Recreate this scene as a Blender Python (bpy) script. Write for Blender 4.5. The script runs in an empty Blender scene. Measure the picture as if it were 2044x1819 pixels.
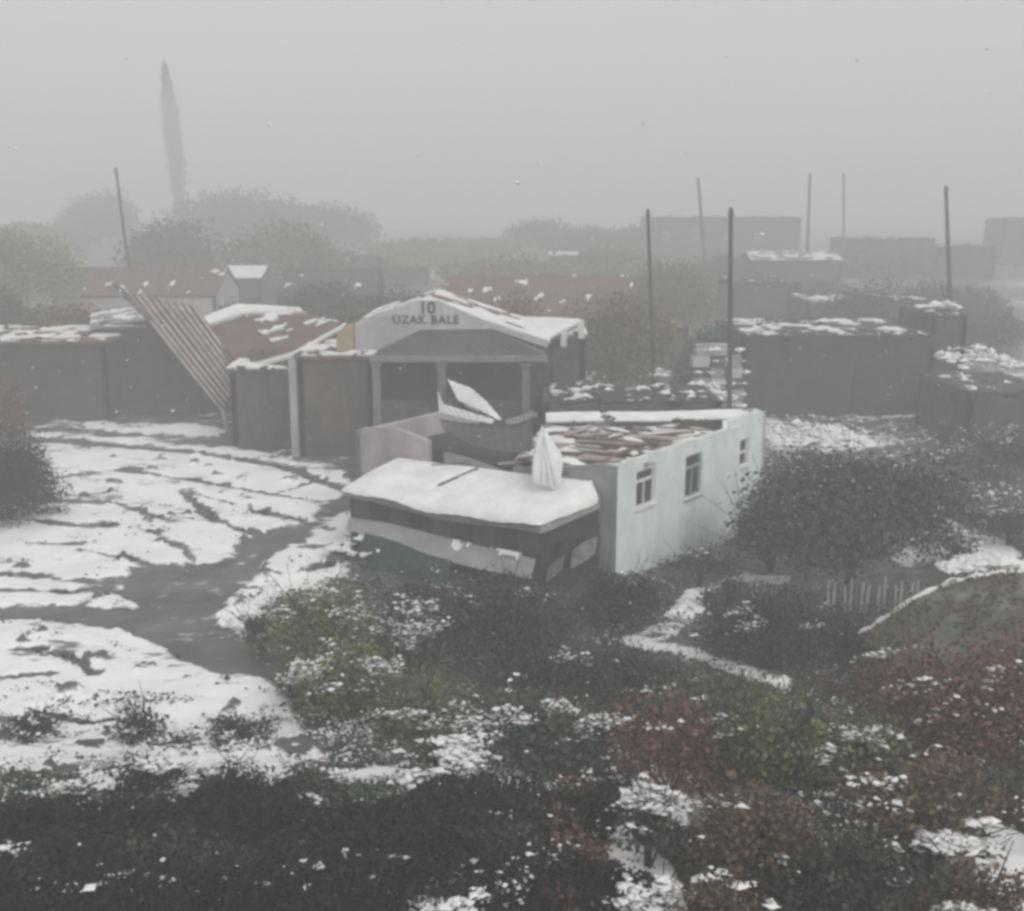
import bpy, math, random
import numpy as np
from mathutils import Vector, Matrix, Euler
random.seed(7); RNG = np.random.default_rng(11)
scene = bpy.context.scene
C = scene.collection

# ------------------------------------------------------------------ camera, sky, sun, exposure
CAMH = 12.0; PITCH = math.atan(479.5/2192.0); CT, ST = math.cos(PITCH), math.sin(PITCH)
cd = bpy.data.cameras.new('camera'); cam = bpy.data.objects.new('camera', cd); C.objects.link(cam)
cam.location = (0, 0, CAMH); cam.rotation_euler = (math.pi/2-PITCH, 0, 0)
cd.sensor_width = 36.0; cd.lens = 36.0*2192.0/2044.0; cd.clip_start = 0.3; cd.clip_end = 3000
scene.camera = cam
w = bpy.data.worlds.new('World'); scene.world = w; w.use_nodes = True
nt = w.node_tree; bg = nt.nodes['Background']
sky = nt.nodes.new('ShaderNodeTexSky'); sky.sky_type = 'NISHITA'; sky.sun_disc = False
sky.sun_elevation = math.radians(38); sky.sun_rotation = math.radians(145)
sky.dust_density = 6.0; sky.air_density = 1.0
hs = nt.nodes.new('ShaderNodeHueSaturation'); hs.inputs['Saturation'].default_value = 0.06
mixw = nt.nodes.new('ShaderNodeMix'); mixw.data_type = 'RGBA'; mixw.inputs['Factor'].default_value = 0.8
mixw.inputs['B'].default_value = (6.0, 6.12, 6.08, 1)      # the even cloud layer that covers the clear sky
nt.links.new(sky.outputs[0], hs.inputs['Color']); nt.links.new(hs.outputs[0], mixw.inputs['A'])
nt.links.new(mixw.outputs['Result'], bg.inputs['Color']); bg.inputs['Strength'].default_value = 0.1
sl = bpy.data.lights.new('sun', 'SUN'); sl.energy = 1.5; sl.angle = math.radians(40); sl.color = (1, .985, .96)
so = bpy.data.objects.new('sun', sl); C.objects.link(so)
so.rotation_euler = (math.radians(52), 0, math.radians(35))
scene.view_settings.view_transform = 'Standard'; scene.view_settings.look = 'None'
scene.view_settings.exposure = 0.32; scene.view_settings.gamma = 1.0; scene.view_settings.use_curve_mapping = False
try:
    scene.cycles.volume_bounces = 2; scene.cycles.filter_width = 3.4
except Exception: pass

# ------------------------------------------------------------------ places
F = 2192.0
def far(y): return y if y < 74 or y > 136 else y+(y-70)*1.35
def zat(V, y):
    k = (909.5-V)/F
    return CAMH + y*(k*CT-ST)/(CT+k*ST)
def xat(U, y, z=0.0):
    return (U-1022)/F*(y*CT+(CAMH-z)*ST)
def flat(U, V, z=0.0):
    k = (909.5-V)/F; q = (k*CT-ST)/(CT+k*ST)
    y = (z-CAMH)/q
    return xat(U, y, z), y
def ppm(y, z=0.0): return F/(y*CT+(CAMH-z)*ST)
def sst(a, b, v):
    t = np.clip((v-a)/(b-a), 0, 1); return t*t*(3-2*t)
def hash2(i, j, s):
    h = (i*374761393 + j*668265263 + s*1442695041) & 0xffffffff
    h = ((h ^ (h >> 13))*1274126177) & 0xffffffff
    return ((h ^ (h >> 16)) & 0xffff)/65535.0
def vnoise(x, y, s=0):
    x = np.asarray(x, float); y = np.asarray(y, float)
    i = np.floor(x).astype(np.int64); j = np.floor(y).astype(np.int64)
    fx = x-i; fy = y-j; fx = fx*fx*(3-2*fx); fy = fy*fy*(3-2*fy)
    a = hash2(i, j, s); b = hash2(i+1, j, s); c = hash2(i, j+1, s); d = hash2(i+1, j+1, s)
    return (a*(1-fx)+b*fx)*(1-fy)+(c*(1-fx)+d*fx)*fy
def fbm(x, y, s=0, n=4):
    r = 0; a = .5; t = 0
    for k in range(n):
        r = r+a*vnoise(x*2**k+k*17.3, y*2**k-k*9.1, s+k); t += a; a *= .55
    return r/t
def ground(x, y):
    x = np.asarray(x, float); y = np.asarray(y, float)
    z = 2.6*sst(25, 14, y) + 2.4*sst(14, 2, y)
    z = z + 0.035*np.clip(y-72, 0, 160)
    z = z - 0.9*np.exp(-(((x-10)/5.0)**2+((y-39)/5.5)**2))
    z = z + 0.9*np.exp(-(((x-14)/3.5)**2+((y-27)/3.5)**2))
    z = z + 0.35*(fbm(x*.12, y*.12, 3)-.5)*sst(12, 30, y)
    return z
def gz(x, y): return float(ground(x, y))
def gp(U, V):
    z = 0.0
    for _ in range(12):
        x, y = flat(U, V, z); z = .5*z+.5*gz(x, y)
    return x, y, gz(x, y)

# ------------------------------------------------------------------ materials
def mat(name, col, col2=None, scale=3.0, rough=.85, bump=.15, dist=.03, detail=6, lo=.35, hi=.65, stretch=None, metal=0, wear=.3):
    m = bpy.data.materials.new(name); m.use_nodes = True; n = m.node_tree; b = n.nodes['Principled BSDF']
    b.inputs['Roughness'].default_value = rough; b.inputs['Metallic'].default_value = metal
    if 'Specular IOR Level' in b.inputs: b.inputs['Specular IOR Level'].default_value = .3
    tc = n.nodes.new('ShaderNodeTexCoord'); mp = n.nodes.new('ShaderNodeMapping')
    if stretch: mp.inputs['Scale'].default_value = stretch
    ns = n.nodes.new('ShaderNodeTexNoise'); ns.inputs['Scale'].default_value = scale; ns.inputs['Detail'].default_value = detail
    ns.inputs['Roughness'].default_value = .65
    n.links.new(tc.outputs['Object'], mp.inputs[0]); n.links.new(mp.outputs[0], ns.inputs['Vector'])
    rp = n.nodes.new('ShaderNodeValToRGB'); rp.color_ramp.elements[0].position = lo; rp.color_ramp.elements[1].position = hi
    c2 = col2 or tuple(c*.6 for c in col)
    rp.color_ramp.elements[0].color = (*c2, 1); rp.color_ramp.elements[1].color = (*col, 1)
    n.links.new(ns.outputs['Fac'], rp.inputs[0])
    nf = n.nodes.new('ShaderNodeTexNoise'); nf.inputs['Scale'].default_value = .45; nf.inputs['Detail'].default_value = 9; nf.inputs['Roughness'].default_value = .72
    mq = n.nodes.new('ShaderNodeMapping'); mq.inputs['Scale'].default_value = (1.6, 1.6, .7)
    n.links.new(tc.outputs['Object'], mq.inputs[0]); n.links.new(mq.outputs[0], nf.inputs['Vector'])
    rg = n.nodes.new('ShaderNodeMapRange'); rg.inputs['From Min'].default_value = .3; rg.inputs['From Max'].default_value = .7
    rg.inputs['To Min'].default_value = 1-wear; rg.inputs['To Max'].default_value = 1+wear*.6
    ml = n.nodes.new('ShaderNodeVectorMath'); ml.operation = 'SCALE'
    n.links.new(nf.outputs['Fac'], rg.inputs['Value']); n.links.new(rp.outputs[0], ml.inputs[0]); n.links.new(rg.outputs[0], ml.inputs['Scale'])
    n.links.new(ml.outputs[0], b.inputs['Base Color'])
    if bump:
        bp = n.nodes.new('ShaderNodeBump'); bp.inputs['Strength'].default_value = bump; bp.inputs['Distance'].default_value = dist
        n.links.new(ns.outputs['Fac'], bp.inputs['Height']); n.links.new(bp.outputs[0], b.inputs['Normal'])
    return m
M = {}
M['snow'] = mat('snow', (.88, .87, .86), (.72, .71, .71), 1.2, .7, .5, .06, wear=.05)
M['plaster_aqua'] = mat('aqua_plaster', (.74, .80, .78), (.64, .70, .68), .7, .9, .1, wear=.24)
M['plaster_grey'] = mat('grey_plaster', (.36, .36, .355), (.25, .245, .24), 1.0, .9, .2)
M['plaster_pink'] = mat('pinkish_plaster', (.46, .42, .42), (.36, .33, .33), 1.0, .9, .2)
M['wall_dark'] = mat('dark_wall', (.062, .062, .058), (.035, .035, .034), 1.3, .95, .3, wear=0.5)
M['wall_brown'] = mat('brown_wall', (.13, .095, .085), (.07, .055, .05), 1.1, .95, .3, wear=0.5)
M['wall_stone'] = mat('stone_wall', (.10, .10, .095), (.05, .05, .047), 1.6, .95, .5, .08, wear=0.5)
M['brick_dark'] = mat('blackish_wall', (.05, .045, .042), (.028, .026, .026), 2.0, .95, .3)  # blackish wall tone, varied by noise
M['white_sign'] = mat('white_board', (.50, .48, .49), (.42, .41, .42), 1.0, .8, .05)
M['lilac'] = mat('lilac_panel', (.42, .38, .43), (.36, .33, .37), 1.0, .8, .05)
M['ochre'] = mat('ochre_panel', (.42, .32, .20), (.30, .22, .14), 2.0, .85, .1)
M['ink'] = mat('dark_paint', (.05, .05, .06), (.04, .04, .045), 3, .6, 0)
M['red_roof'] = mat('red_brown_roof', (.17, .095, .088), (.10, .065, .06), 1.1, .9, .3)
M['rust'] = mat('rusty_sheet', (.19, .10, .07), (.10, .065, .05), 1.3, .85, .3)
M['batten'] = mat('pale_batten', (.48, .44, .43), (.30, .25, .25), 2.0, .85, .2)
M['metal_grey'] = mat('grey_sheet_metal', (.26, .27, .27), (.18, .19, .19), 1.4, .5, .1, metal=.2)
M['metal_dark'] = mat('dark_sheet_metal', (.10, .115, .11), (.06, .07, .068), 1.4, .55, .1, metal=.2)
M['metal_white'] = mat('snowy_sheet_metal', (.74, .76, .75), (.64, .66, .65), 2.0, .5, .1)
M['wood_red'] = mat('red_brown_timber', (.20, .10, .085), (.10, .055, .05), 3.0, .9, .3)
M['wood_grey'] = mat('grey_timber', (.16, .14, .13), (.09, .08, .075), 3.0, .9, .3)
M['pole'] = mat('tarred_pole', (.05, .047, .045), (.03, .03, .03), 4.0, .9, .2, stretch=(1, 1, .15))
M['picket'] = mat('weathered_picket', (.36, .37, .36), (.22, .23, .22), 4.0, .9, .2)
M['glass'] = mat('dark_glass', (.05, .065, .065), (.03, .04, .04), 1.0, .12, 0)
M['frame'] = mat('white_frame', (.72, .73, .72), (.6, .61, .6), 3.0, .6, .05)
M['frame_teal'] = mat('teal_frame', (.30, .42, .39), (.22, .32, .30), 3.0, .6, .05)
M['green_tarp'] = mat('green_tarpaulin', (.022, .058, .043), (.012, .03, .025), 1.5, .6, .4)
M['membrane'] = mat('grey_green_roofing', (.20, .215, .17), (.10, .11, .085), 1.2, .8, .2)
M['bark'] = mat('bark', (.06, .045, .04), (.035, .03, .028), 6.0, .95, .4)
M['cloth'] = mat('pale_cloth', (.36, .35, .34), (.2, .19, .19), 3.0, .9, .4)
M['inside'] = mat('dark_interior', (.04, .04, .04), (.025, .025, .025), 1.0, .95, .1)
def leafmat(name, a, b):
    m = mat(name, a, b, 1.7, .75, 0, lo=.3, hi=.7); return m
LG = leafmat('olive_leaves', (.22, .23, .10), (.075, .085, .045))
LD = leafmat('dark_green_leaves', (.066, .085, .058), (.027, .036, .027))
LC = leafmat('grey_green_leaves', (.10, .125, .09), (.045, .06, .045))
LR = leafmat('red_brown_leaves', (.23, .125, .10), (.09, .052, .044))
LB = leafmat('brown_leaves', (.22, .155, .10), (.08, .06, .045))
LO = leafmat('rusty_brown_leaves', (.26, .17, .10), (.12, .08, .055))
LK = leafmat('blackish_twigs', (.036, .029, .028), (.014, .012, .012))
LM = leafmat('moss_green_leaves', (.18, .22, .10), (.07, .09, .048))
LY = leafmat('yellow_green_leaves', (.30, .32, .13), (.12, .14, .06))
# ground: mud and snow by the mask carried on the sheet
gm = bpy.data.materials.new('snowy_ground'); gm.use_nodes = True; n = gm.node_tree; b = n.nodes['Principled BSDF']
at = n.nodes.new('ShaderNodeAttribute'); at.attribute_name = 'snow_mask'
tc = n.nodes.new('ShaderNodeTexCoord')
n1 = n.nodes.new('ShaderNodeTexNoise'); n1.inputs['Scale'].default_value = 2.2; n1.inputs['Detail'].default_value = 8; n1.inputs['Roughness'].default_value = .7
mpn = n.nodes.new('ShaderNodeMapping'); mpn.inputs['Scale'].default_value = (.55, 1.3, 1)
n.links.new(tc.outputs['Object'], mpn.inputs[0]); n.links.new(mpn.outputs[0], n1.inputs['Vector'])
ad = n.nodes.new('ShaderNodeMath'); ad.operation = 'MULTIPLY_ADD'; ad.inputs[1].default_value = 1.5
n.links.new(n1.outputs['Fac'], ad.inputs[0]); n.links.new(at.outputs['Fac'], ad.inputs[2])
mr = n.nodes.new('ShaderNodeMapRange'); mr.inputs['From Min'].default_value = 1.13; mr.inputs['From Max'].default_value = 1.30
n.links.new(ad.outputs[0], mr.inputs['Value'])
n2 = n.nodes.new('ShaderNodeTexNoise'); n2.inputs['Scale'].default_value = .5; n2.inputs['Detail'].default_value = 8
n.links.new(tc.outputs['Object'], n2.inputs['Vector'])
rm = n.nodes.new('ShaderNodeValToRGB'); rm.color_ramp.elements[0].position = .35; rm.color_ramp.elements[1].position = .68
rm.color_ramp.elements[0].color = (.055, .05, .047, 1); rm.color_ramp.elements[1].color = (.135, .125, .12, 1)
n.links.new(n2.outputs['Fac'], rm.inputs[0])
rs = n.nodes.new('ShaderNodeValToRGB'); rs.color_ramp.elements[0].position = .3; rs.color_ramp.elements[1].position = .62
rs.color_ramp.elements[0].color = (.80, .785, .78, 1); rs.color_ramp.elements[1].color = (.92, .905, .90, 1)
n.links.new(n2.outputs['Fac'], rs.inputs[0])
mx = n.nodes.new('ShaderNodeMix'); mx.data_type = 'RGBA'
n.links.new(mr.outputs[0], mx.inputs['Factor']); n.links.new(rm.outputs[0], mx.inputs['A']); n.links.new(rs.outputs[0], mx.inputs['B'])
n.links.new(mx.outputs['Result'], b.inputs['Base Color'])
mr2 = n.nodes.new('ShaderNodeMapRange'); mr2.inputs['To Min'].default_value = .45; mr2.inputs['To Max'].default_value = .8
n.links.new(mr.outputs[0], mr2.inputs['Value']); n.links.new(mr2.outputs[0], b.inputs['Roughness'])
bp = n.nodes.new('ShaderNodeBump'); bp.inputs['Strength'].default_value = .4; bp.inputs['Distance'].default_value = .05
n.links.new(ad.outputs[0], bp.inputs['Height']); n.links.new(bp.outputs[0], b.inputs['Normal'])

# ------------------------------------------------------------------ builders
def tag(o, label=None, cat=None, group=None, kind=None):
    if label: o['label'] = label
    if cat: o['category'] = cat
    if group: o['group'] = group
    if kind: o['kind'] = kind
    return o
def empty(name, loc, label, cat, group=None):
    o = bpy.data.objects.new(name, None); C.objects.link(o); o.location = loc; o.empty_display_size = .3
    return tag(o, label, cat, group)
def wloc(p):
    v = Vector((0, 0, 0))
    while p: v = v+p.location; p = p.parent
    return v
def mk(name, verts, faces, m, parent=None, smooth=False):
    me = bpy.data.meshes.new(name); V = np.asarray(verts, float)
    if parent is not None: V = V - np.array(wloc(parent))
    me.from_pydata(V.tolist(), [], [tuple(f) for f in faces]); me.materials.append(m)
    if smooth: me.polygons.foreach_set('use_smooth', [True]*len(me.polygons))
    me.update(); o = bpy.data.objects.new(name, me); C.objects.link(o)
    if parent is not None: o.parent = parent
    return o
def mkq(name, V, k, m, parent=None):
    """V: (n*k,3) vertices, polygons of k corners each, fast"""
    V = np.asarray(V, float)
    if parent is not None: V = V-np.array(wloc(parent))
    nf = len(V)//k; me = bpy.data.meshes.new(name)
    me.vertices.add(len(V)); me.vertices.foreach_set('co', V.astype(np.float32).ravel())
    me.loops.add(len(V)); me.loops.foreach_set('vertex_index', np.arange(len(V), dtype=np.int32))
    me.polygons.add(nf); me.polygons.foreach_set('loop_start', np.arange(nf, dtype=np.int32)*k)
    me.polygons.foreach_set('loop_total', np.full(nf, k, dtype=np.int32))
    me.materials.append(m); me.update(calc_edges=True); me.validate()
    o = bpy.data.objects.new(name, me); C.objects.link(o)
    if parent is not None: o.parent = parent
    return o
class G:
    def __init__(s): s.v = []; s.f = []
    def add(s, v, f):
        b = len(s.v); s.v += [tuple(map(float, p)) for p in v]; s.f += [tuple(b+i for i in q) for q in f]
    def hexa(s, p):  # 8 points: bottom 4, top 4
        s.add(p, [(3, 2, 1, 0), (4, 5, 6, 7), (0, 1, 5, 4), (1, 2, 6, 5), (2, 3, 7, 6), (3, 0, 4, 7)])
    def box(s, c, d, rz=0, rx=0, ry=0):
        e = Euler((rx, ry, rz)).to_matrix(); P = []
        for z in (-1, 1):
            for x, y in ((-1, -1), (1, -1), (1, 1), (-1, 1)):
                P.append(Vector(c)+e @ Vector((x*d[0]/2, y*d[1]/2, z*d[2]/2)))
        s.hexa(P)
    def slab(s, q, t):
        q = [Vector(p) for p in q]; nrm = (q[1]-q[0]).cross(q[3]-q[0]).normalized()*t
        s.hexa([p-nrm for p in q]+q)
    def tube(s, pts, rad, k=6):
        rings = []; b = len(s.v)
        for i, p in enumerate(pts):
            p = Vector(p); d = (Vector(pts[min(i+1, len(pts)-1)])-Vector(pts[max(i-1, 0)])).normalized()
            a = d.orthogonal().normalized(); c = d.cross(a)
            for j in range(k):
                t = 2*math.pi*j/k; s.v.append(tuple(p+(a*math.cos(t)+c*math.sin(t))*rad[i]))
        for i in range(len(pts)-1):
            for j in range(k):
                s.f.append((b+i*k+j, b+i*k+(j+1) % k, b+(i+1)*k+(j+1) % k, b+(i+1)*k+j))
        s.f.append(tuple(b+j for j in reversed(range(k)))); s.f.append(tuple(b+(len(pts)-1)*k+j for j in range(k)))
    def prism(s, poly, z0, z1):
        n_ = len(poly); b = len(s.v)
        s.v += [(x, y, z0) for x, y in poly]+[(x, y, z1) for x, y in poly]
        s.f.append(tuple(b+i for i in reversed(range(n_)))); s.f.append(tuple(b+n_+i for i in range(n_)))
        for i in range(n_): s.f.append((b+i, b+(i+1) % n_, b+n_+(i+1) % n_, b+n_+i))
    def vpoly(s, pts, off):   # flat polygon in 3D extruded by a vector
        n_ = len(pts); b = len(s.v); off = Vector(off)
        s.v += [tuple(p) for p in pts]+[tuple(Vector(p)+off) for p in pts]
        s.f.append(tuple(b+i for i in range(n_))); s.f.append(tuple(b+n_+i for i in reversed(range(n_))))
        for i in range(n_): s.f.append((b+(i+1) % n_, b+i, b+n_+i, b+n_+(i+1) % n_))
    def wall(s, p0, p1, z0, z1, holes, t):
        p0 = Vector((*p0, 0)); p1 = Vector((*p1, 0)); L = (p1-p0).length; d = (p1-p0)/L; nn = Vector((-d.y, d.x, 0))*t
        S = sorted({0, L, *[h[0] for h in holes], *[h[1] for h in holes]}); Z = sorted({z0, z1, *[h[2] for h in holes], *[h[3] for h in holes]})
        solid = lambda i, j: 0 <= i < len(S)-1 and 0 <= j < len(Z)-1 and not any(h[0]-1e-6 <= S[i] and S[i+1] <= h[1]+1e-6 and h[2]-1e-6 <= Z[j] and Z[j+1] <= h[3]+1e-6 for h in holes)
        def P(a, z, k): q = p0+d*a+nn*k; return (q.x, q.y, z)
        for i in range(len(S)-1):
            for j in range(len(Z)-1):
                if not solid(i, j): continue
                a0, a1, c0, c1 = S[i], S[i+1], Z[j], Z[j+1]
                s.add([P(a0, c0, 0), P(a1, c0, 0), P(a1, c1, 0), P(a0, c1, 0)], [(0, 1, 2, 3)])
                s.add([P(a0, c0, 1), P(a1, c0, 1), P(a1, c1, 1), P(a0, c1, 1)], [(3, 2, 1, 0)])
                if not solid(i-1, j): s.add([P(a0, c0, 0), P(a0, c1, 0), P(a0, c1, 1), P(a0, c0, 1)], [(0, 1, 2, 3)])
                if not solid(i+1, j): s.add([P(a1, c0, 0), P(a1, c1, 0), P(a1, c1, 1), P(a1, c0, 1)], [(3, 2, 1, 0)])
                if not solid(i, j-1): s.add([P(a0, c0, 0), P(a1, c0, 0), P(a1, c0, 1), P(a0, c0, 1)], [(3, 2, 1, 0)])
                if not solid(i, j+1): s.add([P(a0, c1, 0), P(a1, c1, 0), P(a1, c1, 1), P(a0, c1, 1)], [(0, 1, 2, 3)])
    def jag(s, p0, p1, z0, prof, t):  # wall with a broken top; prof = [(fraction, z)]
        p0 = Vector((*p0, 0)); p1 = Vector((*p1, 0)); d = p1-p0; nn = Vector((-d.y, d.x, 0)).normalized()*t
        pts = [(p0.x, p0.y, z0), (p1.x, p1.y, z0)]+[(p0.x+d.x*f, p0.y+d.y*f, z) for f, z in reversed(prof)]
        s.vpoly(pts, nn)
    def obj(s, name, m, parent=None, smooth=False): return mk(name, s.v, s.f, m, parent, smooth)
def rough(prof_n, z, amp, seed):
    r = random.Random(seed); return [(i/(prof_n-1), z+r.uniform(-amp, amp)) for i in range(prof_n)]
def blobs(n_, fn, rad, flatz=.55, seed=1, el=1.0):
    """n_ lumps of snow (squashed, uneven octahedra). returns triangle soup"""
    r = np.random.default_rng(seed); P = fn(n_, r); n_ = len(P); s = rad[0]+(rad[1]-rad[0])*r.random(n_)**2
    dirs = np.array([(1, 0, 0), (0, 1, 0), (-1, 0, 0), (0, -1, 0), (0, 0, 1), (0, 0, -1)], float)
    v = dirs[None]*s[:, None, None]*(.3+1.2*r.random((n_, 6, 1)))
    v[:, :, 2] *= flatz; v[:, :, 0] *= el; a = r.random(n_)*6.28 if el == 1 else r.normal(size=n_)*.9-.3; ca, sa = np.cos(a)[:, None], np.sin(a)[:, None]
    x = v[:, :, 0]*ca-v[:, :, 1]*sa; y = v[:, :, 0]*sa+v[:, :, 1]*ca; v = np.stack([x, y, v[:, :, 2]], 2)+P[:, None]
    T = np.array([(0, 1, 4), (1, 2, 4), (2, 3, 4), (3, 0, 4), (1, 0, 5), (2, 1, 5), (3, 2, 5), (0, 3, 5)])
    return v[:, T].reshape(-1, 3)
def snow_sheet(name, corner, nu, nv, thick, cover, parent, seed, scale=.8, m=None, kind=None):
    """patchy snow lying on a quad; corner(u,v)->3D"""
    us = np.linspace(0, 1, nu+1); vs = np.linspace(0, 1, nv+1); g = G()
    P = [[Vector(corner(u, v)) for u in us] for v in vs]
    X = np.array([[p.x for p in r_] for r_ in P]); Y = np.array([[p.y for p in r_] for r_ in P])
    N = fbm(X*scale, Y*scale, seed)
    keep = np.zeros((nv, nu), bool)
    for j in range(nv):
        for i in range(nu):
            keep[j, i] = (N[j, i]+N[j+1, i+1])/2 < cover
    idx = {}
    def V_(i, j, top):
        k = (i, j, top)
        if k not in idx:
            p = P[j][i]; edge = 0
            for a in (-1, 0):
                for b_ in (-1, 0):
                    ii, jj = i+a, j+b_
                    if not (0 <= ii < nu and 0 <= jj < nv and keep[jj, ii]): edge = 1
            h = thick*(.25 if edge else .8+.5*float(N[j, i])) if top else -.01
            idx[k] = len(g.v); g.v.append((p.x, p.y, p.z+h))
        return idx[k]
    for j in range(nv):
        for i in range(nu):
            if not keep[j, i]: continue
            g.f.append((V_(i, j, 1), V_(i+1, j, 1), V_(i+1, j+1, 1), V_(i, j+1, 1)))
            for (a, b_, c, d) in ((i-1, j, (i, j+1), (i, j)), (i+1, j, (i+1, j), (i+1, j+1)), (i, j-1, (i, j), (i+1, j)), (i, j+1, (i+1, j+1), (i, j+1))):
                if not (0 <= a < nu and 0 <= b_ < nv and keep[b_, a]):
                    g.f.append((V_(c[0], c[1], 0), V_(d[0], d[1], 0), V_(d[0], d[1], 1), V_(c[0], c[1], 1))[::-1])
    if not g.f: return None
    o = g.obj(name, m or M['snow'], parent, True); o['kind'] = 'stuff'; return o

# ------------------------------------------------------------------ ground with snow, mud and road
def seg_d(U, V, pl, ay=2.4):
    d = np.full(U.shape, 1e9)
    for (a, b_), (c, e) in zip(pl[:-1], pl[1:]):
        vx, vy = c-a, (e-b_)*ay; L = vx*vx+vy*vy+1e-9
        t = np.clip(((U-a)*vx+(V-b_)*ay*vy)/L, 0, 1)
        d = np.minimum(d, np.hypot(U-a-t*vx, (V-b_)*ay-t*vy))
    return d
def inpoly(U, V, poly):
    r = np.zeros(U.shape, bool); n_ = len(poly)
    for i in range(n_):
        x0, y0 = poly[i]; x1, y1 = poly[(i+1) % n_]
        c = ((y0 > V) != (y1 > V)) & (U < (x1-x0)*(V-y0)/(y1-y0+1e-9)+x0); r ^= c
    return r
def sd(U, V, poly, ay=2.4):
    d = seg_d(U, V, poly+[poly[0]], ay); return np.where(inpoly(U, V, poly), d, -d)
FIELD = [(60, 865), (300, 878), (470, 895), (700, 935), (720, 1110), (700, 1160), (600, 1185), (520, 1230), (500, 1330), (560, 1360), (600, 1440), (700, 1560), (400, 1620), (200, 1600), (-300, 1600), (-300, 1000), (60, 1000)]
ROAD_MAIN = [(700, 985), (655, 1005), (610, 1040), (560, 1052), (500, 1075), (450, 1120), (270, 1135), (240, 1180), (270, 1215), (-300, 1205), (-300, 1245), (120, 1240), (240, 1262), (330, 1300), (430, 1345), (560, 1352), (600, 1300), (530, 1290), (440, 1250), (445, 1200), (500, 1165), (540, 1110), (600, 1075), (700, 1020)]
ROAD_TOP = [(-100, 872), (150, 884), (400, 907), (560, 932), (700, 985)]
TRACKS = [([(240, 940), (380, 960), (520, 985), (640, 1005)], 7), ([(90, 1000), (240, 1010), (330, 1040)], 9), ([(200, 1090), (60, 1085)], 8), ([(560, 985), (640, 960)], 7), ([(300, 1430), (180, 1450), (60, 1420)], 9), ([(380, 1480), (260, 1500)], 12), ([(120, 1540), (260, 1520)], 12), ([(30, 1300), (90, 1298)], 8), ([(160, 1100), (260, 1120), (330, 1135)], 9), ([(600, 1145), (660, 1130)], 10), ([(470, 1180), (560, 1172)], 8), ([(365, 985), (430, 1040), (520, 1075), (600, 1085)], 13), ([(300, 1062), (370, 1100), (400, 1140)], 12), ([(380, 985), (470, 1010)], 7), ([(520, 1025), (600, 1040), (660, 1060)], 14), ([(60, 1040), (140, 1050), (230, 1050)], 16),
          ([(0, 1148), (120, 1160), (300, 1172)], 14), ([(-50, 1178), (90, 1185), (260, 1180)], 13), ([(420, 1150), (560, 1145)], 8), ([(600, 1095), (690, 1090)], 10), ([(60, 965), (190, 945)], 9), ([(0, 1360), (110, 1345)], 10), ([(120, 1305), (190, 1345)], 16), ([(0, 1440), (90, 1450)], 15)]
PATH_W = [([(1400, 1185), (1350, 1240), (1290, 1280)], 42), ([(1260, 1283), (1380, 1305), (1470, 1340), (1560, 1368)], 26), ([(1450, 1160), (1560, 1158)], 20), ([(1830, 1110), (1880, 1060), (1980, 1110)], 60),
          ([(1560, 875), (1700, 885)], 50), ([(1340, 790), (1440, 770)], 50), ([(200, 850), (420, 862)], 30), ([(740, 1560), (900, 1540), (1000, 1560)], 60), ([(560, 1500), (440, 1530), (300, 1570)], 70),
          ([(1290, 1560), (1330, 1620), (1250, 1700), (1290, 1790)], 80), ([(820, 1819), (960, 1770)], 60), ([(1900, 1650), (2000, 1720), (2060, 1819)], 90), ([(1400, 1790), (1480, 1819)], 40)]
def snow_mask(X, Y, Z):
    d = Y*CT+(CAMH-Z)*ST; U = 1022+F*X/d; V = 909.5-F*(Y*ST+(Z-CAMH)*CT)/d
    base = np.full(X.shape, .12)
    base = np.where(Y > 55, .30, base)
    f = sst(-25, 30, sd(U, V, FIELD)); base = base*(1-f)+f*.73
    lowf = sst(1400, 1620, V)*(U < 900); base = base-.20*lowf
    rm_ = sst(-16, 12, sd(U, V, ROAD_MAIN)+42*(fbm(X*.9, Y*1.6, 8, 5)-.5))
    rt = sst(17, 6, seg_d(U, V, ROAD_TOP)+14*(fbm(X*.5, Y*.5, 9)-.5))
    tr = np.zeros(X.shape)
    for pl, w_ in TRACKS: tr = np.maximum(tr, .85*sst(w_*1.4, w_*.3, seg_d(U, V, pl)+w_*1.6*(fbm(X*1.1, Y*1.1, 4)-.5)))
    rdm = np.maximum(rm_, rt); base = base*(1-np.maximum(tr*.9, rdm))+.17*rdm
    pw = np.zeros(X.shape)
    for pl, w_ in PATH_W: pw = np.maximum(pw, sst(w_*1.25, w_*.55, seg_d(U, V, pl)+w_*.8*(fbm(X*.8, Y*.8, 5)-.5)))
    base = np.maximum(base, .68*pw)
    nz = fbm(X*.45, Y*.7, 21, 5)-.5
    return np.clip(base+.95*nz*(1-.35*rdm), 0, 1), np.maximum(rm_, rt)
ys = [9.0]
while ys[-1] < 95: ys.append(ys[-1]*1.0046)
ys = np.array(ys); ss = np.linspace(-.78, .78, 400)
Yg = np.repeat(ys[:, None], len(ss), 1); Xg = Yg*ss[None]+ss[None]*6
Zg = ground(Xg, Yg); Sm, Rd = snow_mask(Xg, Yg, Zg)
fn = fbm(Xg*2.4, Yg*2.4, 31, 3)
sharp = sst(.38, .52, Sm)
Zg = Zg+.09*sharp+.10*(fn-.5)+.06*(fbm(Xg*6, Yg*6, 5, 2)-.5)*(1-Rd)
clod = sst(.66, .80, fbm(Xg*1.3, Yg*1.3, 77, 4))*(1-Rd); Zg = Zg+.22*clod*(Yg < 60)
Sm = np.clip(Sm-.55*clod, 0, 1)
nr, nc = Yg.shape; ids = np.arange(nr*nc).reshape(nr, nc)
quads = np.stack([ids[:-1, :-1], ids[:-1, 1:], ids[1:, 1:], ids[1:, :-1]], 2).reshape(-1, 4)
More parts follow.
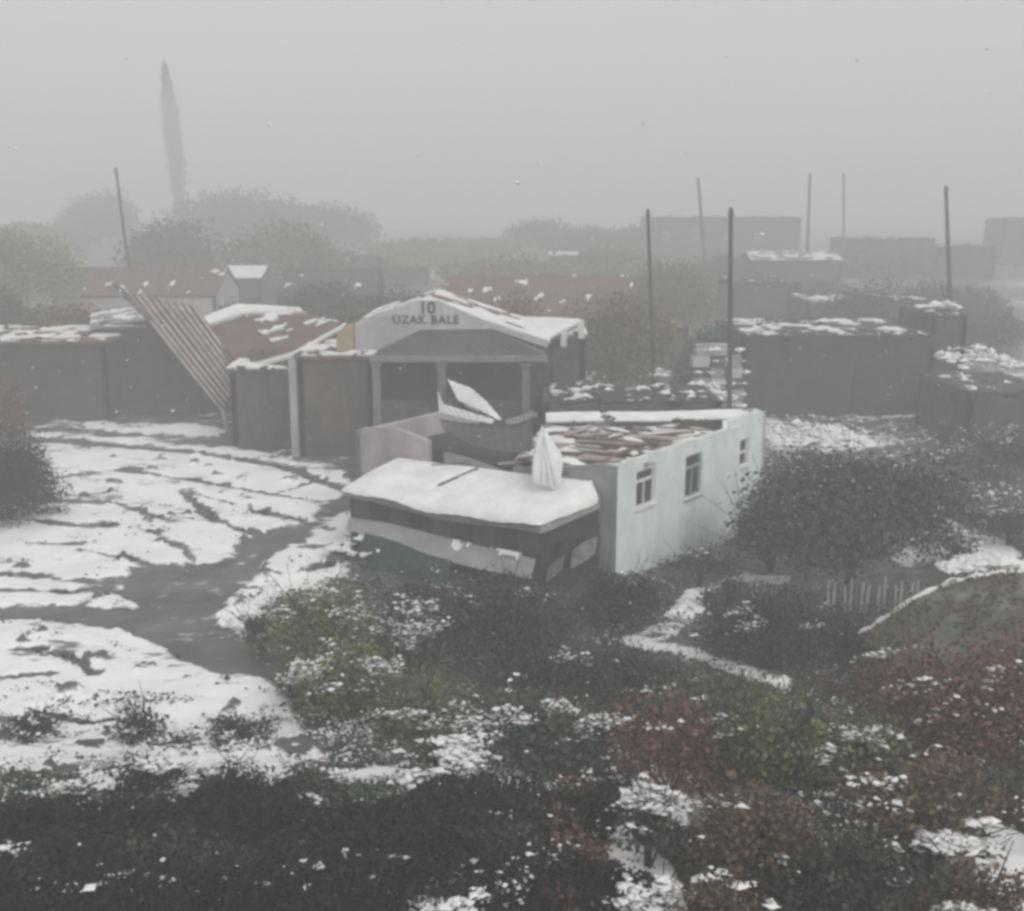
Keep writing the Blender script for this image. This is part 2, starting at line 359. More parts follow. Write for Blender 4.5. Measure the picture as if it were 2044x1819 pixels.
rdq = (Rd[:-1, :-1]+Rd[1:, 1:]).ravel()/2 > .5
def sub_ground(name, qs):
    used, inv = np.unique(qs, return_inverse=True); inv = inv.reshape(qs.shape)
    co = np.stack([Xg, Yg, Zg], 2).reshape(-1, 3)[used]
    me = bpy.data.meshes.new(name); me.vertices.add(len(co)); me.vertices.foreach_set('co', co.astype(np.float32).ravel())
    me.loops.add(qs.size); me.loops.foreach_set('vertex_index', inv.astype(np.int32).ravel())
    me.polygons.add(len(qs)); me.polygons.foreach_set('loop_start', np.arange(len(qs), dtype=np.int32)*4)
    me.polygons.foreach_set('loop_total', np.full(len(qs), 4, dtype=np.int32))
    me.polygons.foreach_set('use_smooth', np.ones(len(qs), dtype=bool))
    a = me.attributes.new('snow_mask', 'FLOAT', 'POINT'); a.data.foreach_set('value', Sm.ravel()[used].astype(np.float32))
    me.materials.append(gm); me.update(calc_edges=True)
    o = bpy.data.objects.new(name, me); C.objects.link(o); return tag(o, kind='structure')
sub_ground('ground', quads[~rdq]); sub_ground('dirt_road', quads[rdq])
# the wider terrain, a little lower than the fine sheet
gx = np.linspace(-380, 380, 153); gy = np.concatenate([np.linspace(-40, 100, 71), np.linspace(105, 560, 60)])
Xc, Yc = np.meshgrid(gx, gy); Zc = ground(Xc, Yc)-.22+.5*(fbm(Xc*.05, Yc*.05, 2)-.5)*(Yc > 96)+.2*(Yc > 96)
Zc = Zc-1.0*((Yc < 94) & (np.abs(Xc) < .74*Yc))
v = np.stack([Xc, Yc, Zc], 2).reshape(-1, 3); idc = np.arange(len(v)).reshape(Xc.shape)
q = np.stack([idc[:-1, :-1], idc[:-1, 1:], idc[1:, 1:], idc[1:, :-1]], 2).reshape(-1, 4)
hl = mk('hillside', v, q.tolist(), gm, None, True); tag(hl, kind='structure')
a = hl.data.attributes.new('snow_mask', 'FLOAT', 'POINT')
a.data.foreach_set('value', np.clip(.30+.6*(fbm(Xc*.15, Yc*.15, 6)-.5), 0, 1).ravel().astype(np.float32))

# haze
hz = G(); hz.box((0, 255, 17.5), (800, 620, 42)); ho = hz.obj('haze', M['snow']); tag(ho, kind='stuff')
hm = bpy.data.materials.new('haze_air'); hm.use_nodes = True; n = hm.node_tree; n.nodes.remove(n.nodes['Principled BSDF'])
pv = n.nodes.new('ShaderNodeVolumePrincipled'); pv.inputs['Color'].default_value = (.885, .895, .89, 1); pv.inputs['Density'].default_value = .0065
pv.inputs['Anisotropy'].default_value = 0.0
n.links.new(pv.outputs[0], n.nodes['Material Output'].inputs['Volume']); ho.data.materials.clear(); ho.data.materials.append(hm)

# ------------------------------------------------------------------ windows
def window(parent, p0, d, z0, z1, wdt, inset, fm, mull=1, transom=.66, name='window'):
    """p0: left lower corner on the wall face (x,y), d: direction along wall, inward = left normal"""
    d = Vector((d[0], d[1], 0)).normalized(); nn = Vector((-d.y, d.x, 0)); o = Vector((p0[0], p0[1], 0))+nn*inset
    rz = math.atan2(d.y, d.x); g = G(); t = .08
    def bx(a0, a1, c0, c1, dep, off=0):
        c = o+d*((a0+a1)/2)+nn*off; g.box((c.x, c.y, (c0+c1)/2), (a1-a0, dep, c1-c0), rz)
    bx(0, t, z0, z1, .10); bx(wdt-t, wdt, z0, z1, .10); bx(t, wdt-t, z0, z0+t, .099); bx(t, wdt-t, z1-t, z1, .099)
    zt = z0+(z1-z0)*transom; bx(t, wdt-t, zt-.05, zt+.05, .09)
    for k in range(mull):
        a = wdt*(k+1)/(mull+1); bx(a-.035, a+.035, z0+t, zt-.05, .085)
    f = g.obj('window', fm, parent)
    for (a0, a1, c0, c1) in [(t+(wdt-2*t)*k/(mull+1), t+(wdt-2*t)*(k+1)/(mull+1), z0+t, zt-.05) for k in range(mull+1)]+[(t, wdt-t, zt+.05, z1-t)]:
        g = G(); c = o+d*((a0+a1)/2)+nn*.03; g.box((c.x, c.y, (c0+c1)/2), (a1-a0, .012, c1-c0), rz); g.obj('pane', M['glass'], f)
    g = G(); c = o+d*(wdt/2)-nn*(inset+.0); g.box((c.x, c.y, z0-.035), (wdt+.16, .16, .06), rz); g.obj('sill', fm, f)
    g = G(); g.box((c.x, c.y, z0+.015), (wdt+.1, .12, .035), rz); g.obj('snow', M['snow'], f)
    return f

# ================================================================== HOUSE A: damaged aqua house
A = Vector((3.5, 35.4)); B = Vector((9.0, 42.4)); ZT = 3.9
hA = empty('damaged_house', (4, 40, 0), 'pale aqua house in the middle with three windows and its roof torn open', 'house')
dAB = (B-A).normalized(); nAB = Vector((-dAB.y, dAB.x))   # inward normal
def wall_uv(U):  # distance along AB at which the wall face has display column U (z about 3)
    best = min(range(0, 1200), key=lambda k: abs(1022+F*(A.x+dAB.x*k*.01)/((A.y+dAB.y*k*.01)*CT+9.3*ST)-U)); return best*.01
s1a, s1b, s2a, s2b = wall_uv(1270), wall_uv(1308), wall_uv(1368), wall_uv(1401)
def zon(s, V): return zat(V, A.y+dAB.y*s)
holes = [(s1a, s1b, zon(s1a, 1018), zon(s1a, 942)), (s2a, s2b, zon(s2a, 998), zon(s2a, 912))]
g = G(); g.wall(A, B, -1.6, ZT, holes, .28); g.obj('side_wall', M['plaster_aqua'], hA)
for k, (sa, sb, za, zb) in enumerate(holes):
    p = A+dAB*sa; window(hA, p, dAB, za, zb, sb-sa, .12, M['frame'] if k == 0 else M['frame_teal'], 1, .70)
    bk = G(); c = A+dAB*((sa+sb)/2)+nAB*.6; bk.box((c.x, c.y, (za+zb)/2), (sb-sa+.6, .05, zb-za+.6), math.atan2(dAB.y, dAB.x)); bk.obj('dark_room_panel', M['inside'], hA)  # dark panel whose colour stands in for the unlit room behind the panes
# annex, set back and stepping away
A2 = B+nAB*.55; B2 = A2+dAB*3.4
sx = [s for s in (0.55, 1.55)]
g = G(); hz_ = (.55, 1.90, 1.95, 3.1); g.wall(A2, B2, -1.6, ZT+.12, [hz_], .28); ann = g.obj('annex_wall', M['plaster_aqua'], hA)
window(hA, A2+dAB*.55, dAB, 1.95, 3.1, 1.35, .12, M['frame'], 1, .5)
bk = G(); c = A2+dAB*1.0+nAB*.6; bk.box((c.x, c.y, 2.5), (2.2, .05, 1.5), math.atan2(dAB.y, dAB.x)); bk.obj('dark_room_panel', M['inside'], hA)  # same dark panel, room shade put into its colour, behind the annex window
g = G(); e1 = B2; g.wall(B2, B2+nAB*.5, -1.6, ZT+.12, [], .28); g.obj('end_wall', M['plaster_aqua'], hA)
g = G(); g.wall(B+Vector((.0, .0))-dAB*.004, B+nAB*.54, -1.6, ZT-.003, [], .2); g.obj('return_wall', M['plaster_aqua'], hA)
# front wall (faces the camera, left of the near corner)
E = Vector((-6.1, 42.0)); dEA = (A-E).normalized(); LEA = (A-E).length
Dp = A-dEA*4.2
g = G(); g.jag(tuple(Dp), tuple(A-dEA*.002), -.5, [(0, 3.35), (.12, 3.3), (.2, 3.55), (.35, 3.5), (.5, 3.62), (.66, 3.7), (.8, 3.86), (1, 3.89)], .28); g.obj('front_wall', M['plaster_grey'], hA)
# back parapet of the torn open wing
Cc = Vector((1.4, 44.9)); Bk = B2+nAB*.4
g = G(); g.jag(tuple(Cc), tuple(Bk), 2.6, [(0, 3.85), (.2, 3.9), (.45, 3.86), (.6, 3.95), (.8, 3.9), (1, 4.0)], .25); g.obj('back_parapet', M['plaster_pink'], hA)
snow_sheet('snow', lambda u, v: (Cc.x+(Bk.x-Cc.x)*u, Cc.y+(Bk.y-Cc.y)*u-1.0*(1-v)+.2, 3.72+.22*v+.02*math.sin(9*u)), 90, 8, .08, .66, hA, 5, 1.3)
# ceiling slab inside the walls
g = G(); g.prism([(A.x+nAB.x*.3+.2, A.y+.5), (B2.x+nAB.x*.3, B2.y+nAB.y*.3-.1), (Cc.x, Cc.y), (Dp.x+.1, Dp.y+.35)], 3.05, 3.25); cs = g.obj('ceiling_slab', M['wood_grey'], hA)
cr = G(); r = random.Random(5)
for k in range(70):   # plaster and brick crumbs too small to pick apart
    u = r.random(); v_ = r.random(); P0 = Dp.lerp(A, u); P1 = Cc.lerp(B2, u); p = P0.lerp(P1, .1+.8*v_)
    cr.box((p.x, p.y, 3.32), (r.uniform(.1, .5), r.uniform(.1, .3), r.uniform(.08, .3)), r.random()*3, r.uniform(-.4, .4))
o = cr.obj('rubble', M['wood_red'], cs); o['kind'] = 'stuff'
pm = []
for k in range(6):
    g = G(); L = r.uniform(1.6, 4.2); g.box((0, 0, 0), (L, r.uniform(.12, .26), .06)); me = bpy.data.meshes.new('plank'); me.from_pydata(g.v, [], g.f); me.materials.append([M['wood_red'], M['batten'], M['wood_grey'], M['wood_red'], M['rust'], M['batten']][k]); pm.append(me)
for k in range(64):
    u = r.uniform(.12, .8); v_ = r.random(); P0 = Dp.lerp(A, u); P1 = Cc.lerp(B2, u); p = P0.lerp(P1, .12+.66*v_)
    o = bpy.data.objects.new('plank', pm[k % 6]); C.objects.link(o); o.parent = cs
    o.location = Vector((p.x, p.y, 3.45+.25*r.random()))-wloc(cs); o.rotation_euler = (r.uniform(-.3, .3), r.uniform(-.09, .09), r.choice([r.uniform(-.3, .35), .85+r.uniform(-.2, .2), -.6+r.uniform(-.2, .2)]))
snow_sheet('snow', lambda u, v: (*(Dp.lerp(A, u)).lerp(Cc.lerp(B2, u), .05+.9*v), 3.50+.1*math.sin(u*17+v*9)), 60, 60, .09, .50, cs, 17, 1.3)
snow_sheet('snow', lambda u, v: (*(A+dAB*(.1+10*u)+nAB*(.02+.28*v)), ZT+.0) if u < .79 else (*(A2+dAB*(10*(u-.79))+nAB*(.02+.28*v)), ZT+.12), 90, 2, .06, .56, hA, 41, 2.2)
# left wing of the same house
g = G(); q0 = E; q1 = E+dEA*3.6
g.jag(tuple(q0), tuple(q1), -.3, [(0, 3.75), (.1, 3.95), (.35, 4.05), (.6, 4.1), (.8, 3.95), (1, 3.8)], .25); g.obj('left_wall', M['plaster_pink'], hA)
q2 = q1+dEA*.75
g = G(); g.jag(tuple(q1+Vector((.1, .25))), tuple(q2+Vector((.1, .25))), -.3, [(0, 3.5), (1, 3.4)], .2); g.obj('door', M['wall_dark'], hA)
g = G(); g.jag(tuple(q2), tuple(Dp-dEA*.003), -.3, [(0, 3.45), (.3, 3.35), (.6, 3.2), (.85, 3.05), (1, 3.1)], .25); g.obj('middle_wall', M['plaster_grey'], hA)
g = G(); g.wall(E+Vector((4.4, 6.4)), E, -.3, 3.8, [], .25); g.obj('left_end_wall', M['plaster_pink'], hA)
g = G(); g.prism([(E.x+.4, E.y+.3), (Dp.x, Dp.y+.4), (Cc.x-.1, Cc.y), (E.x+4.2, E.y+6)], 2.75, 2.9); g.obj('wing_slab', M['wall_dark'], hA)
# sagging dark roof sheet that still hangs on the left wing
def sheet(name, pts_top, pts_bot, m, parent=None, t=.03, label=None, n_=10, corr=.0):
    g = G(); a = [Vector(p) for p in pts_top]; b_ = [Vector(p) for p in pts_bot]
    def samp(P, u):
        f = u*(len(P)-1); i = min(int(f), len(P)-2); return P[i].lerp(P[i+1], f-i)
    N_ = n_*2; rows = 6; up = None; F_ = []; V_ = []
    for j in range(rows+1):
        for i in range(N_+1):
            p = samp(a, i/N_).lerp(samp(b_, i/N_), j/rows); V_.append(p)
    nrm = (V_[N_]-V_[0]).cross(V_[rows*(N_+1)]-V_[0]).normalized()
    for k, p in enumerate(V_): V_[k] = p+nrm*(corr*math.sin((k % (N_+1))*math.pi*.5*2)*(1 if (k % (N_+1)) % 2 else -1)+corr*(1 if (k % (N_+1)) % 2 else -1))
    n0 = len(V_); V2 = V_+[p-nrm*t for p in V_]
    for j in range(rows):
        for i in range(N_):
            k = j*(N_+1)+i; F_.append((k, k+1, k+N_+2, k+N_+1)); F_.append((n0+k+N_+1, n0+k+N_+2, n0+k+1, n0+k))
    for i in range(N_):
        F_.append((i+1, i, n0+i, n0+i+1)); k = rows*(N_+1)+i; F_.append((k, k+1, n0+k+1, n0+k))
    for j in range(rows):
        k = j*(N_+1); F_.append((k, k+N_+1, n0+k+N_+1, n0+k)); k += N_; F_.append((k+N_+1, k, n0+k, n0+k+N_+1))
    return mk(name, V2, F_, m, parent)
def DP(U, V, y): z = zat(V, y); return Vector((xat(U, y, z), y, z))
sheet('sagging_sheet', [DP(878, 838, 41.5), DP(930, 846, 41), DP(1000, 850, 40.5), DP(1062, 836, 40)], [DP(885, 858, 39.5), DP(940, 890, 39), DP(1010, 905, 38.2), DP(1062, 900, 38)], M['metal_dark'], hA, corr=.02)
# torn sheets standing up: things of their own
def thing_sheet(name, top, bot, m, label, m2=None, corr=.015):
    o = sheet(name, top, bot, m, None, corr=corr); return tag(o, label, 'metal sheet')
s_ = thing_sheet('torn_roof_sheet', [DP(892, 758, 41.2), DP(940, 776, 41.3), DP(968, 800, 41.2), DP(1001, 838, 40.6)], [DP(896, 764, 41.1), DP(914, 800, 41.0), DP(955, 818, 40.8), DP(996, 840, 40.5)], M['metal_white'], 'white bent sheet of roofing pointing up left, highest above the torn house')
s_ = thing_sheet('torn_roof_sheet', [DP(874, 780, 41.0), DP(884, 806, 41.0), DP(930, 820, 40.8), DP(988, 838, 40.4)], [DP(877, 822, 40.9), DP(905, 830, 40.8), DP(940, 838, 40.6), DP(982, 846, 40.3)], M['metal_white'], 'long white strip of roofing with upturned left end, just below the highest sheet')
s_ = thing_sheet('torn_roof_sheet', [DP(884, 770, 41.5), DP(915, 802, 41.4), DP(950, 822, 41.3), DP(985, 838, 41.2)], [DP(882, 800, 41.3), DP(915, 816, 41.25), DP(950, 830, 41.2), DP(985, 842, 41.1)], M['metal_dark'], 'dark underside piece of roofing between the two white torn sheets')
s_ = thing_sheet('torn_roof_sheet', [DP(1010, 838, 40.2), DP(1035, 832, 40.2), DP(1062, 820, 40.3), DP(1074, 826, 40.3)], [DP(1012, 848, 40.0), DP(1035, 846, 40.0), DP(1062, 834, 40.1), DP(1072, 832, 40.1)], M['metal_grey'], 'small curled grey sheet of roofing right of the white torn sheets')
# standing white sheet: five sided upright flake, leaning back
p = [(1084, 851, 36.8), (1120, 905, 36.4), (1124, 925, 36.2), (1118, 968, 35.6), (1106, 976, 35.5), (1064, 962, 35.6), (1066, 915, 36.0), (1073, 885, 36.4)]
g = G(); g.vpoly([DP(*q_) for q_ in p], (-.05, .10, .02)); o = g.obj('upright_roof_sheet', M['metal_white']); tag(o, 'white pointed sheet of roofing standing upright on the snowy lean-to roof', 'metal sheet')
g = G()
for k in (.3, .55, .8): g.tube([DP(1084, 853, 36.76), DP(1064+58*k, 966+4*k, 35.5)], [.012, .02], 4)
g.obj('crease', M['metal_white'], o)

# lean-to in front
NL = Vector((-6.0, 38.35, 2.42)); NC = Vector((.94, 34.2, 2.25)); R_ = Vector((2.95, 35.55, 2.75)); BR = Vector((2.7, 35.9, 3.2)); BL = Vector((-4.4, 40.75, 2.95))
le = empty('lean_to', (-2, 37, 0), 'low lean-to in front of the aqua house under a thick snow covered roof', 'shed')
def roofpt(u, v):
    a = NL.lerp(NC, u); a.z += -.10*math.sin(math.pi*u)+.05*math.sin(u*9)
    b_ = BL.lerp(BR, u)
    p = a.lerp(b_, v); p.z += .06*math.sin(u*12+v*3)*v*(1-v)*4
    return p
def roofpt2(u, v):     # whole roof with the right hand corner
    if u <= .85: return roofpt(u/.85, v)
    t = (u-.85)/.15; a = NC.lerp(R_, t); return a.lerp(BR+(BR-BL)*0, v) if t < 1 else R_.lerp(BR, v)
def roof_slab(name, z0, z1, m, over):
    V_ = []; F_ = []; nu, nv = 40, 10
    for top in (1, 0):
        for j in range(nv+1):
            for i in range(nu+1):
                p = roofpt2(i/nu, j/nv); p = p+Vector((-.12*over, -.22*over, 0))*(1-j/nv); V_.append((p.x, p.y, p.z+(z1 if top else z0)))
    n0 = (nu+1)*(nv+1)
    for j in range(nv):
        for i in range(nu):
            k = j*(nu+1)+i; F_.append((k, k+1, k+nu+2, k+nu+1)); F_.append((n0+k+nu+1, n0+k+nu+2, n0+k+1, n0+k))
    for i in range(nu):
        F_.append((i+1, i, n0+i, n0+i+1)); k = nv*(nu+1)+i; F_.append((k, k+1, n0+k+1, n0+k))
    for j in range(nv):
        k = j*(nu+1); F_.append((k, k+nu+1, n0+k+nu+1, n0+k)); k += nu; F_.append((k+nu+1, k, n0+k, n0+k+nu+1))
    return mk(name, V_, F_, m, le, False)
roof_slab('roof', -.34, 0, M['plaster_grey'], 0)
# snow blanket with soft rounded rim
V_ = []; F_ = []; nu, nv = 90, 26
for j in range(nv+1):
    for i in range(nu+1):
        u, v_ = i/nu, j/nv; p = roofpt2(u, v_); e = min(u, 1-u, v_*.35+.0, (1-v_)*.5)*1.0
        hgt = .17*min(1, (e/.05))**.5+.05*(float(fbm(p.x*1.5, p.y*1.5, 4))-.5)*min(1, e/.03)
        dcr = abs((u-.36)-(v_-.6)*.13)   # the open seam across the snow
        if .30 < v_ < .9 and dcr < .010: hgt = .015
        o_ = Vector((-.1, -.17, 0))*(1-v_)**3
        V_.append((p.x+o_.x, p.y+o_.y, p.z+.006+max(hgt, 0)))
for j in range(nv):
    for i in range(nu):
        k = j*(nu+1)+i; F_.append((k, k+1, k+nu+2, k+nu+1))
for i in range(nu):   # drooping front rim
    k = len(V_); p = Vector(V_[i]); p2 = Vector(V_[i+1]); dr = .07+.05*math.sin(i*.23)+.012*math.sin(i*1.3); dr2 = .07+.05*math.sin((i+1)*.23)+.012*math.sin((i+1)*1.3)
    V_ += [(p.x-.01, p.y-.03, p.z-dr), (p2.x-.01, p2.y-.03, p2.z-dr2)]; F_.append((k, k+1, i+1, i))
mk('snow_blanket', V_, F_, M['snow'], le, True)
# seam batten and scraps on the snow
g = G(); a_ = roofpt2(.335, .4); b_ = roofpt2(.405, .88); g.tube([a_+Vector((0, 0, .17)), b_+Vector((0, 0, .2))], [.05, .05], 5); o = g.obj('loose_batten', M['wood_grey']); tag(o, 'thin dark batten lying slanted on the snowy lean-to roof', 'batten')
g = G(); a_ = roofpt2(.20, .80); b_ = roofpt2(.33, .97); g.tube([a_+Vector((.1, .1, .2)), b_+Vector((0, 0, .2))], [.05, .04], 5); o = g.obj('loose_batten', M['wood_grey']); tag(o, 'short dark scrap of timber at the left back edge of the snowy lean-to roof', 'batten')
# walls under the roof
fl = Vector((NL.x+.15, NL.y+.1)); fr = Vector((NC.x, NC.y+.15)); dfr = (fr-fl).normalized(); L1 = (fr-fl).length
for k in range(9):      # dark board cladding, each wide board its own piece
    s0 = L1*k/9; s1_ = L1*(k+1)/9-.015; a_ = fl+dfr*s0; b_ = fl+dfr*s1_; off = .012*((k*7) % 3)
    g = G(); nn_ = Vector((-dfr.y, dfr.x)); a_ = a_+nn_*off; b_ = b_+nn_*off
    g.wall(a_, b_, 1.15, 2.30, [], .12); g.obj('board', M['brick_dark'] if k % 2 else M['wall_brown'], le)
g = G(); g.wall(fl+Vector((.03, .1)), fr+Vector((-.1, .1)), -.4, 1.15, [], .2); g.obj('lower_wall', M['wall_dark'], le)
g = G(); fr2 = Vector((R_.x-.05, R_.y+.0)); g.wall(fr, fr2, -.4, 2.35, [(.5, 1.5, .5, 1.5)], .15); g.obj('right_wall', M['brick_dark'], le)
g = G(); g.wall(Vector((BL.x, BL.y-.2)), fl, -.4, 2.3, [], .15); g.obj('left_wall', M['brick_dark'], le)
g = G(); c = fr.lerp(fr2, .55); g.box((c.x+.25, c.y+.3, 1.0), (1.6, .05, 1.6), math.atan2((fr2-fr).y, (fr2-fr).x)); g.obj('backing', M['inside'], le)
# pale fallen sheet sloping along the front
def fp(s, off, z): p = fl+dfr*(L1*s)-Vector((-dfr.y, dfr.x))*off; return Vector((p.x, p.y, z))
o = sheet('fallen_panel', [fp(.0, .06, 1.30), fp(.25, .06, 1.34), fp(.5, .06, 1.2), fp(.75, .06, 1.10), fp(.98, .06, 1.0)], [fp(.02, .45, .95), fp(.25, .6, .9), fp(.5, .75, .66), fp(.75, .75, .55), fp(1.0, .6, .5)], M['plaster_grey'], None, corr=.008)
tag(o, 'long pale dented panel fallen against the dark front of the lean-to', 'panel')
o = snow_sheet('snow', lambda u, v: fp(.02+.9*u, .12+.5*v, 1.24-.55*v+.03-.12*u), 50, 8, .05, .46, o, 12, 1.6)
o = sheet('green_tarpaulin', [fp(.14, .5, .98), fp(.3, .62, .95), fp(.5, .75, .72), fp(.62, .72, .66)], [fp(.12, 1.1, .1), fp(.3, 1.4, .0), fp(.5, 1.5, .0), fp(.65, 1.2, .0)], M['green_tarp'], None, corr=.02)
tag(o, 'dark green tarpaulin hanging below the pale panel of the lean-to', 'tarpaulin')
g = G(); r = random.Random(9)
for k in range(12):
    c = fp(r.uniform(-.02, .2), r.uniform(.4, 1.4), .1+.25*r.random()); g.box(c, (r.uniform(.3, .8), .25, r.uniform(.1, .3)), r.random()*3, r.uniform(-.4, .4))
o = g.obj('scrap_pile', M['wood_grey']); tag(o, 'low pile of dark scrap wood at the left foot of the lean-to', 'scrap pile')
snow_sheet('snow', lambda u, v: fp(-.02+.24*u, .35+1.2*v, .48), 16, 10, .07, .5, o, 3, 2)
for lab, s0, s1, za, zb in (('larger pale torn cloth hanging on the right end wall of the lean-to', .5, .95, 1.5, .8), ('smaller pale torn cloth by the front corner of the lean-to', .08, .38, 1.05, .5)):
    def q3(s_, z_, o_=.12): p = fr.lerp(fr2, s_); return Vector((p.x+.05, p.y-o_, z_))
    o = sheet('torn_cloth', [q3(s0, za-.35), q3(s0+.5*(s1-s0), za-.1), q3(s1, za)], [q3(s0-.03, zb-.2, .3), q3(s0+.4*(s1-s0), zb-.05, .4), q3(s1-.05, zb+.15, .3)], M['cloth'], None, corr=.03); tag(o, lab, 'cloth')

# ================================================================== generic block building placed where it stands
def building(name, label, cat, U0, U1, Vt, y, depth, wm, rm_, cover=.5, rz=0, wins=(), over=.15, gable=0, group=None, base=None, snowm=None, seed=1, door=None, ragged=0):
    y = far(y)
    zt = zat(Vt, y); x0 = xat(U0, y, zt); x1 = xat(U1, y, zt); gb = min(gz(x0, y), gz(x1, y), gz((x0+x1)/2, y+depth))-.3
    e = empty(name, ((x0+x1)/2, y, gb), label, cat, group)
    c, s_ = math.cos(rz), math.sin(rz); mx_, my_ = (x0+x1)/2, y
    def Rt(x, yy): dx, dy = x-mx_, yy-my_; return (mx_+dx*c-dy*s_, my_+dx*s_+dy*c)
    W = x1-x0; holes = []
    for (f0, f1, a0, a1) in wins: holes.append((W*f0, W*f1, gb+(zt-gb)*a0, gb+(zt-gb)*a1))
    P00, P10, P11, P01 = Rt(x0, y), Rt(x1, y), Rt(x1, y+depth), Rt(x0, y+depth)
    if ragged:
        g = G(); g.jag(P00, P10, gb, rough(18, zt-ragged, ragged, seed), .3); g.obj('front_wall', wm, e)
    else:
        g = G(); g.wall(P00, P10, gb, zt, holes, .3); g.obj('front_wall', wm, e)
    dv = Vector((P10[0]-P00[0], P10[1]-P00[1])).normalized()
    for h in holes:
        p = Vector(P00)+dv*h[0]
        if not ragged: window(e, p, dv, h[2], h[3], h[1]-h[0], .12, M['frame'] if W > 0 else M['frame'], 1, .62)
    if holes:
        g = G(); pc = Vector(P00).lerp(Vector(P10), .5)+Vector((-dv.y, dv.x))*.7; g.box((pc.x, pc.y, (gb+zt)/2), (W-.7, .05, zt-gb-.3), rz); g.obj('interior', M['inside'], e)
    g = G(); g.wall(P10, P11, gb, zt-.004, [], .3); g.obj('side_wall', wm, e)
    g = G(); g.wall(P01, P00, gb, zt-.004, [], .3); g.obj('side_wall', wm, e)
    g = G(); g.wall(P11, P01, gb, zt-.004, [], .3); g.obj('back_wall', wm, e)
    if gable:
        for sd_ in (0, 1):
            ya, yb = (y-over*2, y+depth/2) if sd_ == 0 else (y+depth+over*2, y+depth/2)
            qd = [(*Rt(x0-over, ya), zt+.02), (*Rt(x1+over, ya), zt+.02), (*Rt(x1+over, yb), zt+gable), (*Rt(x0-over, yb), zt+gable)]
            if sd_: qd = [qd[1], qd[0], qd[3], qd[2]]
            g = G(); g.slab(qd, .12); ro = g.obj('roof', rm_, e)
            rr = G()
            nrib = max(4, int(W/.6))
            for k in range(nrib+1):
                a_ = Vector(qd[0]).lerp(Vector(qd[1]), k/nrib); b_ = Vector(qd[3]).lerp(Vector(qd[2]), k/nrib); rr.tube([a_+Vector((0, 0, .03)), b_+Vector((0, 0, .03))], [.05, .05], 4)
            o = rr.obj('roof_rib', rm_, ro); o['kind'] = 'stuff'
            snow_sheet('snow', lambda u, v: Vector(qd[0]).lerp(Vector(qd[1]), u).lerp(Vector(qd[3]).lerp(Vector(qd[2]), u), v)+Vector((0, 0, .03)), 90, 26, .07, cover, ro, seed+sd_, .9)
        for (Pa, Pb) in ((P00, P01), (P10, P11)):
            g = G(); pm_ = ((Pa[0]+Pb[0])/2, (Pa[1]+Pb[1])/2, zt+gable-.14); inn = Vector((dv.x, dv.y, 0))*(.25 if Pa is P00 else -.25)
            g.vpoly([(*Pa, zt-.002), (*Pb, zt-.002), pm_], inn); g.obj('gable', wm, e)
    else:
        g = G(); h = -.25 if ragged else .02
        ov = -.35 if ragged else over
        qd = [(*Rt(x0-ov, y-ov), zt+h), (*Rt(x1+ov, y-ov), zt+h), (*Rt(x1+ov, y+depth+ov), zt+h+.15), (*Rt(x0-ov, y+depth+ov), zt+h+.15)]
        g.hexa([Vector(q_)-Vector((0, 0, .0)) for q_ in qd]+[Vector(q_)+Vector((0, 0, .18)) for q_ in qd]); ro = g.obj('roof', rm_, e)
        snow_sheet('snow', lambda u, v: Vector(qd[0]).lerp(Vector(qd[1]), u).lerp(Vector(qd[3]).lerp(Vector(qd[2]), u), v)+Vector((0, 0, .185)), 80, 26, .13, cover-.06, ro, seed, .9)
        q4 = [Vector(q_) for q_ in qd]; r_ = random.Random(seed*3); g = G(); W_ = (q4[1]-q4[0]).length
        for k in range(int(8+W_*2.5)):
            p = q4[0].lerp(q4[1], r_.random()).lerp(q4[3].lerp(q4[2], r_.random()), r_.random()**2); sz = r_.uniform(.15, .55)
            g.box((p.x, p.y, p.z+.18+sz*.12), (sz*r_.uniform(.6, 2.4), sz*.5, sz*.4), r_.random()*3, r_.uniform(-.3, .3), r_.uniform(-.25, .25))
        o = g.obj('debris', [M['wall_stone'], M['wood_grey'], M['wall_brown']][seed % 3], ro); o['kind'] = 'stuff'
        x_ = q4[0]; mkq('snow_lump', blobs(int(W_*3.5), lambda n2, r2: np.array([list(q4[0].lerp(q4[1], a_).lerp(q4[3].lerp(q4[2], a_), b_**2)+Vector((0, 0, .22))) for a_, b_ in r2.random((n2, 2))]), (.06, .3), .45, seed, 1.6), 3, M['snow'], ro)['kind'] = 'stuff'
    return e
def lumps(label, U0, U1, Vb, y, n_, rad, name='snow_heap', cat='snow heap', m=None, h=.4, dy=1.5):
    y = far(y)
    """a heap of snowy rubble lying on something at row Vb"""
    z = zat(Vb, y); x0, x1 = xat(U0, y, z), xat(U1, y, z)
    def fn_(k, rr):
        u = rr.random(k); p = np.stack([x0+(x1-x0)*u, y+dy*rr.random(k), z+h*rr.random(k)*np.sin(math.pi*u)], 1); return p
    o = mkq(name, blobs(n_, fn_, rad, .5, int(U0)), 3, m or M['snow']); return tag(o, label, cat)

